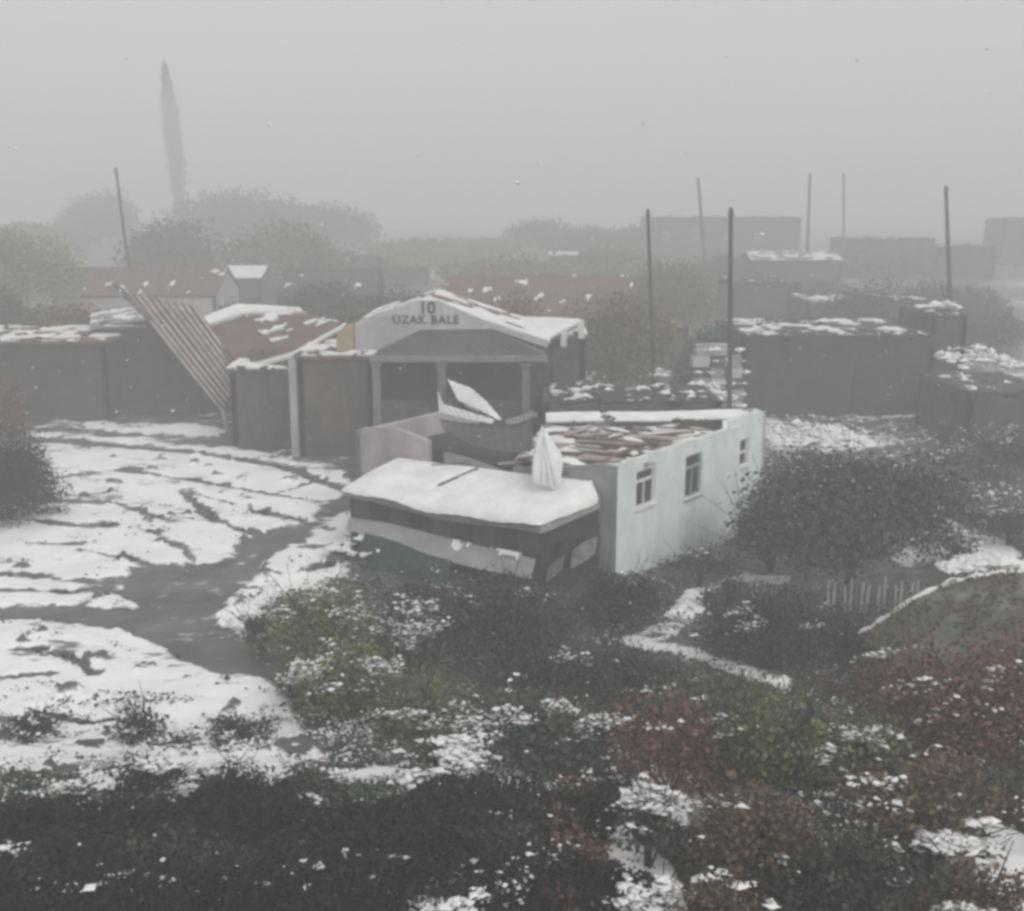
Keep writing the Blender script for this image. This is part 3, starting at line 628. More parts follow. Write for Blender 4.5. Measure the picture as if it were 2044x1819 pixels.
# ---- hall with the lettered gable
yf = 56.0; hB = empty('gabled_hall', (-3, 58, 0), 'hall with pale lettered gable board, grey canopy roof and three columns', 'hall')
def D3(U, V, y=yf): z = zat(V, y); return (xat(U, y, z), y, z)
gp_ = [(708, 703), (776, 700), (836, 659), (984, 657), (1090, 694), (1100, 682), (990, 650), (874, 600), (834, 600), (708, 645)]
g = G(); g.vpoly([D3(*q_) for q_ in gp_], (0, .25, 0)); gb_ = g.obj('gable_board', M['white_sign'], hB)
g = G(); g.vpoly([D3(710, 702, yf-.02), D3(770, 700, yf-.02), D3(830, 655, yf-.02), D3(795, 625, yf-.02), D3(710, 650, yf-.02)], (0, .015, 0)); g.obj('lilac_panel', M['lilac'], gb_)
g = G(); g.vpoly([D3(672, 706), D3(706, 704), D3(706, 646), D3(690, 648), D3(672, 668)], (0, .3, 0)); g.obj('ochre_panel', M['ochre'], hB)
g = G(); g.vpoly([D3(708, 905, yf+.3), D3(1088, 905, yf+.3), D3(1088, 694, yf+.3), D3(984, 657, yf+.3), D3(836, 659, yf+.3), D3(708, 703, yf+.3)], (0, .3, 0)); g.obj('facade', M['wall_dark'], hB)
for k, (a0, a1) in enumerate(((775, 868), (895, 1035))):
    g = G(); g.vpoly([D3(a0, 800, yf+.25), D3(a1, 800, yf+.25), D3(a1, 722, yf+.25), D3(a0, 722, yf+.25)], (0, .04, 0)); g.obj('opening_shade', M['inside'], hB)  # dark panel on the solid facade, its colour standing in for shaded depth
# canopy roof (hipped)
ye = 53.4; e0 = D3(742, 712, ye); e1 = D3(1090, 712, ye); t0 = D3(836, 660, yf-.04); t1 = D3(984, 658, yf-.04); bl = (e0[0], yf-.04, e0[2]); br = (e1[0], yf-.04, e1[2])
g = G(); g.add([e0, e1, t1, t0, bl, br], [(0, 1, 2, 3), (0, 3, 4), (1, 5, 2), (4, 5, 1, 0), (3, 2, 5, 4)]); cn = g.obj('canopy_roof', M['metal_grey'], hB)
cn.data.materials[0] = mat('dull_grey_roofing', (.10, .10, .10), (.07, .07, .07), 1.0, .8, .2)
g = G(); g.box(((e0[0]+e1[0])/2, ye-.06, e0[2]-.1), (e1[0]-e0[0]+.2, .12, .3)); g.obj('fascia', M['metal_grey'], cn)
g = G()
for k in range(22):
    f_ = (k+.5)/22; a_ = Vector(e0).lerp(Vector(e1), f_); b_ = Vector(t0).lerp(Vector(t1), f_); g.tube([a_+Vector((0, 0, .02)), b_+Vector((0, 0, .02))], [.03, .03], 4)
o = g.obj('standing_seam', cn.data.materials[0], cn); o['kind'] = 'stuff'
for U_ in (752, 882, 1050):
    g = G(); x_ = xat(U_, 53.6, 4); g.box((x_, 53.6, 2.4), (.38, .38, 5.1)); g.box((x_, 53.6, 4.85), (.55, .55, .18)); g.obj('column', mat('column_render', (.17, .165, .17), (.12, .12, .12), 2) if U_ == 752 else bpy.data.materials['column_render'], hB)
zc = zat(800, 54.1); g = G(); g.box(((xat(752, 54)+xat(1050, 54))/2, 54.1, zc/2-.2), (xat(1045, 54)-xat(757, 54), .25, zc+.4)); g.obj('parapet', M['wall_stone'], hB)
for txt, U0_, V0_, hh, nm in (('10', 853, 626, .62, 'number'), ('UZAK BALE', 850, 646, .42, 'lettering')):
    cu = bpy.data.curves.new(nm, 'FONT'); cu.body = txt; cu.align_x = 'CENTER'; cu.size = hh*1.4; cu.extrude = .02; cu.space_character = 1.15 if nm == 'lettering' else 1.0; cu.offset = .014
    to = bpy.data.objects.new('tmp', cu); C.objects.link(to); bpy.context.view_layer.update()
    me = bpy.data.meshes.new_from_object(to.evaluated_get(bpy.context.evaluated_depsgraph_get())); bpy.data.objects.remove(to)
    me.materials.clear(); me.materials.append(M['ink']); o = bpy.data.objects.new(nm, me); C.objects.link(o); o.parent = gb_
    x_, y_, z_ = D3(U0_, V0_); o.location = Vector((x_, yf-.025, z_))-wloc(gb_); o.rotation_euler = (math.pi/2, 0, 0)
# hall roof going back with thin snow
ap = Vector(D3(852, 600, yf+.2)); lf = Vector(D3(708, 645, yf+.2)); rt_ = Vector(D3(1100, 682, yf+.2)); bk_ = Vector((0, 9, -.0))
for k, qd in enumerate(([lf, ap, ap+bk_, lf+bk_], [ap, rt_, rt_+bk_, ap+bk_])):
    g = G(); g.slab([q_+Vector((0, 0, -.06)) for q_ in qd], .12); ro = g.obj('roof', M['red_roof'], hB)
    snow_sheet('snow', lambda u, v: qd[0].lerp(qd[1], u).lerp(qd[3].lerp(qd[2], u), v)-Vector((0, 0, .05)), 30, 26, .1, .45 if k == 0 else .6, ro, 30+k, .7)
g = G(); x_ = rt_.x-.1; g.wall((x_, yf+.3), (x_, yf+9), -.3, rt_.z-.1, [], .25); g.obj('side_wall', M['wall_stone'], hB)
# right extension with bright snow roof and hanging icicled boards
eb = building('side_shed', 'grey side shed with bright snow roof right of the lettered hall', 'shed', 1092, 1168, 676, 60, 6, M['wall_stone'], M['metal_grey'], .9, seed=8)
sn0, sn1, sn2, sn3 = Vector(D3(1030, 662, 60)), Vector(D3(1085, 684, 57.5)), Vector(D3(1166, 640, 62)), Vector(D3(1010, 634, 66))
g = G(); g.slab([sn0, sn1, sn2, sn3], .12); ro = g.obj('upper_roof', M['metal_grey'], eb)
snow_sheet('snow', lambda u, v: sn0.lerp(sn1, u).lerp(sn3.lerp(sn2, u), v), 24, 24, .14, .95, ro, 3)
for k, (U_, V0_, V1_) in enumerate(((1125, 658, 692), (1160, 642, 676))):
    g = G(); a_ = D3(U_, V1_, 59.5); b_ = D3(U_, V0_, 59.5); g.box((a_[0], 59.5, (a_[2]+b_[2])/2), (.34, .12, b_[2]-a_[2])); g.obj('hanging_board', M['frame'], eb)
# left wing of the hall
e = building('brown_annex', 'brown walled annex with white snow edge between the red roof and the lettered hall', 'annex', 592, 744, 718, 55, 6, M['wall_brown'], M['red_roof'], .62, seed=4, door=None)
g = G(); a_ = D3(583, 716, 54.6); g.box((a_[0], 54.6, a_[2]/2), (.35, .35, a_[2])); g.obj('corner_post', M['plaster_grey'], e)
e = building('grey_outbuilding', 'small dark grey outbuilding with snow cap at the foot of the slanting battens', 'outbuilding', 458, 588, 744, 57, 5, M['wall_stone'], M['wall_stone'], .8, seed=6)
# red collapsed roof
rc = empty('collapsed_red_roof', (-13, 64, 0), 'sagging red brown roof with broken snowy ridge left of the lettered hall', 'roof')
q_ = [Vector(D3(400, 640, 67)), Vector(D3(490, 742, 58)), Vector(D3(590, 712, 57)), Vector(D3(700, 650, 62)), Vector(D3(600, 622, 68)), Vector(D3(470, 612, 69))]
V_ = []; F_ = []; na, nb = 26, 16
def rr_(u, v): # near edge q1-q2-q3, far edge q0-q5-q4
    def sp(P, t): f_ = t*(len(P)-1); i = min(int(f_), len(P)-2); return P[i].lerp(P[i+1], f_-i)
    a_ = sp([q_[1], q_[2], q_[3]], u); b_ = sp([q_[0], q_[5], q_[4]], u); p = a_.lerp(b_, v); p.z += -.35*math.sin(math.pi*v)*math.sin(math.pi*u)+.12*(float(fbm(p.x*.6, p.y*.6, 3))-.5); return p
for j in range(nb+1):
    for i in range(na+1): V_.append(tuple(rr_(i/na, j/nb)))
n0 = len(V_); V_ += [(x, y, z-.15) for x, y, z in V_]
for j in range(nb):
    for i in range(na):
        k = j*(na+1)+i; F_.append((k, k+1, k+na+2, k+na+1)); F_.append((n0+k+na+1, n0+k+na+2, n0+k+1, n0+k))
for i in range(na): F_.append((i+1, i, n0+i, n0+i+1))
ro = mk('roof_covering', V_, F_, M['red_roof'], rc)
snow_sheet('snow', lambda u, v: rr_(u, .86+.14*v)+Vector((0, 0, .02)), 40, 5, .28, .62, rc, 9, .8)
snow_sheet('snow', lambda u, v: rr_(.5+.5*u, .35+.6*v)+Vector((0, 0, .02)), 30, 20, .10, .42, rc, 10, 1.1)
snow_sheet('snow', lambda u, v: rr_(u*.98, .05*v)+Vector((0, -.05, .02)), 40, 2, .22, .95, rc, 11, .5)
g = G(); g.wall((q_[1].x+.3, q_[1].y+.3), (q_[3].x, q_[3].y), -.3, 5, [], .3); g.obj('wall', M['wall_brown'], rc)
# slanting batten lattice
lb = empty('slanting_batten_frame', (-19, 64, 0), 'steep frame of pale parallel battens slanting down beside the red roof', 'roof frame')
a0, a1 = Vector(D3(262, 588, 64.5)), Vector(D3(388, 612, 66)); b0, b1 = Vector(D3(446, 818, 62)), Vector(D3(486, 744, 60.5))
g = G(); g.slab([b0, b1, a1, a0], .08); g.obj('backing_sheet', M['rust'], lb)
for k in range(9):
    f_ = k/8; p0 = a0.lerp(a1, f_); p1 = b0.lerp(b1, f_); ext = (p0-p1).normalized()*random.uniform(-.1, .7)
    g = G(); dd = (p1-p0); nn = (b1-b0).cross(a0-b0).normalized(); nn = nn if nn.y < 0 else -nn
    g.tube([p0+ext+nn*.10, p0.lerp(p1, .5)+nn*(.10+.05*math.sin(k)), p1+nn*.10], [.09, .10, .09], 4); g.obj('batten', M['batten'], lb)
g = G(); g.tube([b0+Vector((0, -.1, .1)), b0+Vector((.15, 0, -1.4)), b0+Vector((-.2, -.2, -2.3))], [.14, .12, .12], 5); g.obj('bent_end', M['batten'], lb)
g = G(); g.tube([a0+Vector((-.9, 0, .6)), a0.lerp(b0, .22)+Vector((0, -.3, 0))], [.16, .16], 5); g.obj('ridge_beam', M['wood_grey'], lb)
# gable end walls left of the frame
eg = empty('dark_gable_house', (-21, 67, 0), 'dark walled house behind the slanting batten frame', 'house')
g = G(); g.vpoly([(xat(210, 66.6), 66.6, -.3), (xat(455, 66.6), 66.6, -.3), D3(452, 800, 66.6), D3(330, 660, 66.6), D3(290, 640, 66.6), D3(210, 650, 66.6)], (0, .3, 0)); g.obj('end_wall', M['wall_dark'], eg)
g = G(); qd = [Vector(D3(180, 652, 66.4)), Vector(D3(290, 650, 66.4)), Vector(D3(330, 610, 74)), Vector(D3(180, 622, 74))]; g.slab(qd, .15); ro = g.obj('roof', M['metal_grey'], eg)
snow_sheet('snow', lambda u, v: qd[0].lerp(qd[1], u).lerp(qd[3].lerp(qd[2], u), v), 24, 14, .14, .52, ro, 13)
g = G(); g.wall((xat(210, 66.6)+.0, 74), (xat(210, 66.6), 66.9), -.3, 5.6, [], .3); g.obj('side_wall', M['wall_dark'], eg)
building('dark_long_house', 'long dark house with broken snow along its eave at the left edge', 'house', -160, 208, 688, 64, 7, M['wall_dark'], M['rust'], .56, seed=14)
# red roofs behind
building('red_roof_house', 'low house with wide dull red roof behind the slanting frame on the left', 'house', 105, 430, 590, 84, 9, M['plaster_pink'], M['red_roof'], .30, gable=2.4, seed=21)
building('grey_roof_house', 'grey roofed house with snow ridge between the two red roofs far back', 'house', 552, 745, 590, 84, 9, M['wall_dark'], M['wall_stone'], .34, gable=2.3, seed=22)
building('rusty_roof_house', 'house with long rusty red roof behind the lettered hall', 'house', 890, 1270, 642, 80, 10, M['wall_brown'], M['rust'], .30, gable=3.6, seed=23)
building('dark_shed', 'dark weathered shed between the rusty roof and the pale rubble tower', 'shed', 1175, 1375, 650, 76, 5, M['wall_stone'], M['rust'], .28, seed=24, ragged=0.4)
building('white_roof_house', 'far low house with bright white snow roof left of the bare pole row', 'house', 1098, 1165, 512, 112, 8, M['wall_stone'], M['metal_grey'], .9, seed=25)
building('green_roof_house', 'small far house with green roof above the lettered gable', 'house', 770, 852, 532, 104, 6, M['wall_stone'], mat('green_roofing', (.14, .18, .07), (.10, .13, .05), 1), .25, gable=1.2, seed=26)
building('snowy_roof_house', 'small far house under a bright snow patch left of centre', 'house', 442, 520, 556, 92, 7, M['wall_dark'], M['metal_grey'], .85, gable=1.2, seed=27)
building('far_flat_house', 'flat far house with thin snow line left of the green roof', 'house', 580, 682, 528, 100, 7, M['wall_stone'], M['metal_grey'], .8, seed=28)
building('far_long_block', 'long faint grey block on the skyline behind the tall central pole', 'building', 1292, 1600, 436, 200, 10, M['wall_dark'], M['wall_stone'], .2, seed=29, wins=((.1, .14, .5, .7), (.3, .34, .5, .7), (.5, .54, .5, .7), (.7, .74, .5, .7)))
building('far_grey_house', 'faint grey house in the fog left of the right hand pole', 'house', 1690, 1868, 476, 175, 9, M['wall_dark'], M['wall_stone'], .25, seed=31, ragged=0.7)
building('far_pale_house', 'fainter lower house in the fog right of the right hand pole', 'house', 1872, 1990, 492, 160, 8, M['wall_dark'], M['wall_stone'], .25, seed=32, ragged=0.8)
building('fog_tower', 'pale square tower fading in fog at the right edge', 'tower', 2006, 2090, 436, 195, 8, M['wall_dark'], M['wall_stone'], .2, seed=33, ragged=0.8)
building('mid_dark_block', 'dark flat block directly right of the tall central pole', 'building', 1462, 1600, 562, 86, 8, M['wall_stone'], M['wall_dark'], .3, seed=34, ragged=0.4)
building('ruined_stone_house', 'big dark roofless house with snow on its broken wall tops at right', 'house', 1482, 1868, 668, 66, 9, M['wall_dark'], M['wall_stone'], .48, seed=35, ragged=.3)
building('ruined_stone_wing', 'narrow taller wing at the right end of the big dark roofless house', 'house', 1862, 1932, 628, 69, 6, M['wall_stone'], M['wall_stone'], .55, seed=36, ragged=.3)
building('right_edge_house', 'low dark house with snowy eave at the right edge behind the round tree', 'house', 1935, 2120, 782, 56, 7, M['wall_stone'], M['wall_stone'], .33, seed=37, ragged=.3)
building('far_ruin', 'pale grey roofless ruin above the big dark house', 'ruin', 1610, 1850, 600, 82, 7, M['wall_stone'], M['plaster_grey'], .45, seed=38, ragged=.3)
building('low_garden_wall_shed', 'low dark shed roof directly behind the torn open aqua house', 'shed', 1085, 1440, 800, 52, 5, M['wall_stone'], M['wall_dark'], .36, seed=39, ragged=0.2)
building('hazy_barn', 'hazy low barn right of the tall central pole above the dark block', 'barn', 1500, 1680, 520, 100, 8, M['wall_stone'], M['metal_grey'], .5, seed=40, gable=1)
# pale rubble tower by the tall pole
tw = empty('rubble_tower', (xat(1432, 64), 64, 0), 'pale crumbling block of snowy masonry behind the tall central pole', 'ruin')
r = random.Random(3)
for k in range(7):
    for j in range(3):
        z_ = .4+k*.66; x_ = xat(1400+j*32, 64, z_)+r.uniform(-.12, .12); sz = (.95+r.uniform(-.1, .1), .9, .62)
        if k == 6 and j == 2: continue
        g = G(); g.box((x_, 64+r.uniform(-.15, .15), z_), sz, r.uniform(-.08, .08), 0, r.uniform(-.05, .05)); g.obj('block', [M['plaster_grey'], M['white_sign'], M['wall_stone']][(k*2+j) % 3], tw)
mkq('snow', blobs(160, lambda n_, rr: np.stack([xat(1385, 64)+3.0*rr.random(n_), 63.4+.5*rr.random(n_), .2+4.6*np.floor(rr.random(n_)*7)/7+.25], 1), (.1, .34), .45, 5), 3, M['snow'], tw)['kind'] = 'stuff'
# snowy heaps
lumps('bright snow heap at the foot of the pale rubble tower', 1335, 1475, 800, 62, 260, (.12, .4), h=.9)
lumps('row of snow lumps on the far ruin above the big dark house', 1640, 1850, 598, 80, 160, (.1, .35), h=.4)
lumps('snow cap on the right corner of the big dark house', 1868, 1918, 616, 69, 60, (.15, .4), h=.4)
lumps('snowy rubble band right of the aqua house below the big dark house', 1545, 1740, 888, 50.5, 260, (.08, .3), h=.4, dy=4)
lumps('scattered snowy rubble right of the round tree far side', 1925, 2060, 735, 62, 160, (.12, .45), h=.8, dy=5)
lumps('snowy debris hanging at the right end of the big dark house', 1905, 1945, 830, 60, 90, (.12, .34), h=2.6)
lumps('white snow bank behind the mossy mound at the right edge', 1895, 2080, 1143, 33, 500, (.12, .32), h=.35, dy=.8)
lumps('snow clump on the ridge between the red roof and the hall', 590, 690, 655, 66, 120, (.1, .4), h=.5)
lumps('snow heap at the foot of the thin leaning pole', 1308, 1330, 752, 66, 30, (.1, .35), h=.4)
lumps('snow patch below the side shed of the hall', 1150, 1172, 790, 58, 24, (.14, .4), h=.7)

# ================================================================== poles
def pole(label, U0, V0, U1, V1, y, r0=.13, r1=.085, arm=None, ins=True):
    r0 *= far(y)/y; r1 *= far(y)/y; y = far(y)
    zb = zat(V1, y); zt = zat(V0, y); b_ = Vector((xat(U1, y, zb), y, zb)); t_ = Vector((xat(U0, y, zt), y, zt))
    gz_ = gz(b_.x, y)-.3; d = (b_-t_); k = (gz_-t_.z)/d.z; base_ = t_+d*k
    e = empty('utility_pole', base_, label, 'pole', 'wooden poles standing among the houses')
    g = G(); g.tube([base_, base_.lerp(t_, .5), t_], [r0, (r0+r1)/2, r1], 8); g.obj('shaft', M['pole'], e)
    g = G(); g.box((t_.x, t_.y-.1, t_.z-.35), (arm or .7, .09, .1)); ar = g.obj('crossarm', M['pole'], e)
    for s_ in (-1, 1):
        g = G(); x_ = t_.x+s_*(arm or .7)*.42; g.tube([(x_, t_.y-.1, t_.z-.3), (x_, t_.y-.1, t_.z-.12)], [.04, .025], 6); g.obj('insulator', M['frame'], ar)
    return t_
pole('thin hazy pole leaning left above the red roof at far left', 231, 335, 251, 490, 88, .15, .11, .3)
pole('slender pole leaning left in front of the dark shed, left of the tall central pole', 1293, 418, 1304, 755, 66.5, .13, .09, .3)
t4 = pole('tallest darkest pole standing behind the right end of the aqua house', 1459, 415, 1456, 806, 60, .15, .11, .34)
g = G(); x_ = xat(1447, 60, 8); g.box((x_, 59.9, zat(563, 60)), (.7, .08, .08)); o = g.obj('bracket', M['pole'], bpy.data.objects['utility_pole.002'])
pole('faint pole on the skyline just left of the tall central pole', 1393, 355, 1401, 450, 105, .17, .13, .35)
pole('faint pole on the skyline right of the tall central pole, darker of the pair', 1617, 345, 1613, 462, 108, .17, .13, .35)
pole('faintest pole on the skyline, right one of the pair', 1684, 345, 1684, 440, 124, .15, .12, .35)
pole('dark pole with a forked foot standing above the right end of the big dark house', 1888, 372, 1896, 590, 78, .20, .13, .35)
g = G(); a_ = Vector(D3(1878, 570, far(78)-.3)); g.tube([a_, Vector(D3(1884, 592, far(78)-.3)), Vector(D3(1895, 588, far(78)-.3))], [.14, .2, .14], 6); g.obj('fork', M['pole'], bpy.data.objects['utility_pole.006'])

# ================================================================== vegetation
def crown(cx, cy, cz, rx, ry, rz_, n_, lobes, leaf, rr, shape='bush'):
    """leaf quads through a lumpy volume. returns quads, lobe centres, radii"""
    d = rr.normal(size=(lobes, 3)); d /= np.linalg.norm(d, axis=1)[:, None]
    rad = .38+.42*rr.random(lobes)
    if shape == 'bush': d[:, 2] = np.abs(d[:, 2])*1.15-.45
    L = np.stack([cx+d[:, 0]*rx*rad, cy+d[:, 1]*ry*rad, cz+d[:, 2]*rz_*rad], 1)
    if shape == 'column': L = np.stack([cx+rx*.12*rr.normal(size=lobes), cy+ry*.1*rr.normal(size=lobes), cz+rz_*(2*np.linspace(.02, .98, lobes)-1)], 1)
    R = (.30+.22*rr.random(lobes))
    k = rr.integers(0, lobes, n_); dd = rr.normal(size=(n_, 3)); dd /= np.linalg.norm(dd, axis=1)[:, None]
    q = rr.random(n_)**.45
    if shape == 'column':
        t = np.abs((L[k, 2]-cz)/rz_); wd = (1-t**2.2)*.9+.12
        P = L[k]+dd*q[:, None]*np.stack([rx*wd, ry*wd, np.full(n_, rz_*.12)], 1)
    else: P = L[k]+dd*(q*R[k])[:, None]*np.array([rx, ry, rz_])*1.25
    P = P+rr.normal(size=P.shape)*leaf*.6
    s = leaf*(.45+1.5*rr.random(n_)**2); a = rr.normal(size=(n_, 3)); a /= np.linalg.norm(a, axis=1)[:, None]
    b = np.cross(a, rr.normal(size=(n_, 3))); b /= np.linalg.norm(b, axis=1)[:, None]
    a = a*s[:, None]; b = b*(s*.36)[:, None]
    Q = np.stack([P-a*.5, P+b, P+a*.5, P-b], 1)
    return P, Q, L, R, dd, k
def plant(name, label, cat, U, Vb, wd, ht, leafm, snow=.3, dens=1.0, leaf=.09, lobes=16, depth=.8, trunk=.0, shape='bush', group=None, pos=None, seed=None, snowr=(.015, .08), cap=26000):
    if pos: x, y = pos; z = gz(x, y)
    else: x, y, z = gp(U, Vb)
    pm_ = ppm(y, z); rx = wd/2/pm_; H = ht/pm_; rr = np.random.default_rng(seed if seed is not None else int(U*7+Vb*3))
    e = empty(name, (x, y, z), label, cat, group)
    th = H*trunk; cz = z+th+(H-th)*(.42 if shape == 'bush' else .5); rz_ = (H-th)*(.60 if shape == 'bush' else .5)
    area = rx*rz_*4
    n_ = int(min(cap, dens*area*4.6/(leaf*leaf)))
    P, Q, L, R, dd, k = crown(x, y, cz, rx, rx*depth, rz_, n_, lobes, leaf, rr, shape)
    ok = Q[:, :, 2].min(1) > z+.02
    mkq('crown' if cat == 'tree' else 'foliage', Q[ok].reshape(-1, 3), 4, leafm, e)
    g = G(); top = L[np.argsort(-L[:, 2])[:6]] if shape == 'bush' else [[x, y, cz]]
    tr = max(.03, H*.025)
    if th > .3: g.tube([(x, y, z-.15), (x+.03, y, z+th)], [tr*1.5, tr], 7)
    for t in top: g.tube([(x, y, z-.1+th), tuple((np.array([x, y, z+th])+t)/2+rr.normal(size=3)*.05*H), tuple(t)], [tr*.8, tr*.5, tr*.25], 5)
    if cat not in ('tree',) or y < 40:
        for t_ in range(26 if y < 45 else 0):
            c_ = L[rr.integers(0, lobes)]; o_ = np.array([x, y, z+H*.25]); dv_ = c_-o_; dv_ /= np.linalg.norm(dv_)+1e-6; dv_ += rr.normal(size=3)*.28; ln = H*(.18+.2*rr.random())
            e_ = c_+dv_*(R.mean()*rz_*.9); g.tube([(x, y, z+th*.5), tuple(o_), tuple(c_), tuple(e_), tuple(e_+(dv_+np.array([rr.normal()*.3, 0, .25]))*ln)], [.02, .018, .015, .011, .005], 4)
    g.obj('trunk' if cat == 'tree' else 'stem', M['bark'], e)
    if snow > 0:
        up = dd[:, 2] > .15; patch = fbm(P[:, 0]*1.1+3, (P[:, 1]+P[:, 2]*1.5)*1.9, int(U) % 97, 4)
        sel = np.where(up & ok & (patch < .30+snow*(.25 if snow < .35 else .27)))[0]
        m_ = int(min(len(sel), (snow*1.7 if snow > .35 else snow if snow > .2 else snow*.4)*area*420)); 
        if m_ > 3:
            sel = rr.choice(sel, m_, replace=False); PP = P[sel]+np.array([0, 0, leaf*.5])
            mkq('snow', blobs(m_, lambda a_, b_: PP, snowr, .5, int(U), 1.45), 3, M['snow'], e)['kind'] = 'stuff'
    return e
# around the lean-to and the middle
plant('olive_shrub', 'olive green shrub dusted with snow, left of the dark bushes below the lean-to', 'shrub', 640, 1330, 230, 190, LG, .55, lobes=20, leaf=.085, depth=1.0)
plant('olive_shrub', 'lower olive green shrub beside the wet road bend', 'shrub', 700, 1450, 260, 190, LG, .42, lobes=20, leaf=.085)
plant('grey_shrub', 'snowy grey green shrub right of the olive shrub', 'shrub', 820, 1350, 190, 170, LC, .6, lobes=16)
plant('grey_shrub', 'grey green shrub with white patches above the dark bank at centre', 'shrub', 850, 1500, 220, 170, LM, .38, lobes=16)
plant('snow_topped_shrub', 'wide snow topped shrub in the centre foreground', 'shrub', 1060, 1560, 300, 230, LC, .5, lobes=22)
plant('snow_topped_shrub', 'rounded snow flecked shrub left of the reddish shrub', 'shrub', 1180, 1530, 150, 150, LC, .6, lobes=12)
plant('dark_evergreen_bush', 'big dark evergreen bush in front of the lean-to', 'bush', 1010, 1330, 330, 210, LD, .03, 1.3, lobes=24, leaf=.08)
plant('dark_evergreen_bush', 'dark bush against the near corner of the aqua house', 'bush', 1225, 1262, 190, 150, LD, .06, 1.3, lobes=16, leaf=.08)
plant('dark_evergreen_bush', 'low dark bush left of the big evergreen, under the green tarpaulin', 'bush', 860, 1270, 200, 130, LD, .12, 1.2, lobes=14, leaf=.08)
plant('dark_hedge', 'long low dark hedge running below the snowy path', 'hedge', 1200, 1400, 420, 120, LD, .05, 1.2, lobes=26, leaf=.08, depth=.35)
plant('dark_hedge', 'dark green hedge end beneath the bright strip of snow', 'hedge', 1440, 1440, 300, 110, LM, .04, 1.2, lobes=18, leaf=.08, depth=.4)
plant('garden_shrub', 'large dark round shrub between the snowy path and the picket fence', 'shrub', 1530, 1330, 280, 170, LD, .12, 1.2, lobes=20, leaf=.08, depth=.8)
plant('garden_shrub', 'smaller grey shrub right of the round garden shrub', 'shrub', 1670, 1310, 170, 120, LC, .10, 1.1, lobes=14)
plant('round_tree', 'large round dark tree crown behind the picket fence', 'tree', 1695, 1176, 450, 305, LC, .02, 3.0, lobes=46, leaf=.13, depth=.7, trunk=.19, seed=5, cap=60000)
plant('wall_creeper_bush', 'thin grey green bush climbing at the far end of the aqua wall', 'bush', 1540, 1140, 190, 170, LC, .08, .8, lobes=14)
plant('wall_foot_bush', 'low wispy bush along the foot of the aqua wall', 'bush', 1400, 1165, 170, 80, LC, .08, .8, lobes=12)
plant('snowy_bush', 'small white snow laden bush right of the round tree', 'bush', 1900, 1125, 120, 85, LC, 1.0, lobes=12, snowr=(.03, .10))
plant('twiggy_bush', 'snow flecked twiggy bush in front of the fence gap', 'bush', 1450, 1215, 110, 75, LC, .8, .7, lobes=10)
# right foreground
plant('reddish_shrub', 'dull red brown shrub in the lower centre right', 'shrub', 1340, 1590, 270, 230, LR, .12, 1.2, lobes=20, leaf=.075)
plant('mossy_shrub', 'mossy green shrub between two red brown shrubs', 'shrub', 1560, 1600, 270, 240, LM, .06, 1.2, lobes=20, leaf=.075)
plant('mossy_shrub', 'paler green shrub with snow streaks right of the mossy shrub', 'shrub', 1690, 1590, 210, 190, LM, .22, 1.1, lobes=16, leaf=.075)
plant('reddish_shrub', 'broad red brown shrub filling the right edge below the mossy mound', 'shrub', 1960, 1560, 480, 330, LR, .10, 1.2, lobes=30, leaf=.075)
plant('brown_shrub', 'brown leafed shrub below the broad red brown one', 'shrub', 1830, 1680, 330, 200, LB, .16, 1.2, lobes=22, leaf=.07)
plant('brown_shrub', 'brown green shrub at the left foot of the mossy mound', 'shrub', 1800, 1400, 200, 130, LB, .12, 1.1, lobes=14, leaf=.075)
plant('brown_shrub', 'dark brown shrub at the bottom right of centre', 'shrub', 1520, 1760, 300, 230, LB, .05, 1.2, lobes=22, leaf=.07)
plant('black_shrub', 'blackish green shrub at the bottom, left of the snow patch in the right corner', 'shrub', 1700, 1860, 330, 230, LD, .04, 1.3, lobes=22, leaf=.065)
plant('corner_shrub', 'snow laden brown shrub in the bottom right corner', 'shrub', 1970, 1860, 260, 180, LB, .75, 1.0, lobes=16, leaf=.065, snowr=(.02, .075))
plant('snow_laden_shrub', 'tall clump of snow laden twigs at lower centre right', 'shrub', 1290, 1740, 170, 200, LC, 1.0, .8, lobes=14, leaf=.065, snowr=(.02, .075))
plant('brown_shrub', 'low brown shrub with snow at the bottom edge right of centre', 'shrub', 1430, 1880, 200, 150, LB, .6, 1.0, lobes=14, leaf=.065)
# dark bank at the bottom left
for k, (U_, V_b, w_, h_, lab) in enumerate([
    (90, 1795, 330, 120, 'blackish bramble at the left edge of the dark bank'),
    (330, 1815, 360, 110, 'blackish bramble below the snowy field'),
    (560, 1815, 330, 140, 'dark bramble below the snowy clods'),
    (800, 1795, 330, 120, 'dark bramble with a reddish cast left of the centre snow'),
    (1040, 1795, 340, 120, 'dark greyish bramble in front of the snow topped shrub'),
    (120, 1890, 380, 180, 'blackish bramble in the bottom left corner'),
    (430, 1900, 380, 180, 'blackish bramble second from the bottom left corner'),
    (720, 1900, 330, 160, 'blackish bramble at the bottom, left of the snowy twigs')]):
    plant('bramble', lab, 'bramble', U_, V_b, w_, h_, LR if k == 3 and False else LK, [.10, .08, .05, .03, .05, .03, .02, .05][k], 1.3, lobes=20, leaf=.06, group=None, depth=.8)
plant('snow_laden_shrub', 'low bush bent under thick snow right of the centre foreground shrubs', 'shrub', 900, 1590, 260, 110, LC, .95, 1.0, lobes=16, leaf=.07, snowr=(.03, .11))
plant('snow_laden_shrub', 'snow laden twigs at the right edge above the bottom corner', 'shrub', 1900, 1740, 170, 130, LB, .9, .9, lobes=14, leaf=.07, snowr=(.03, .11))
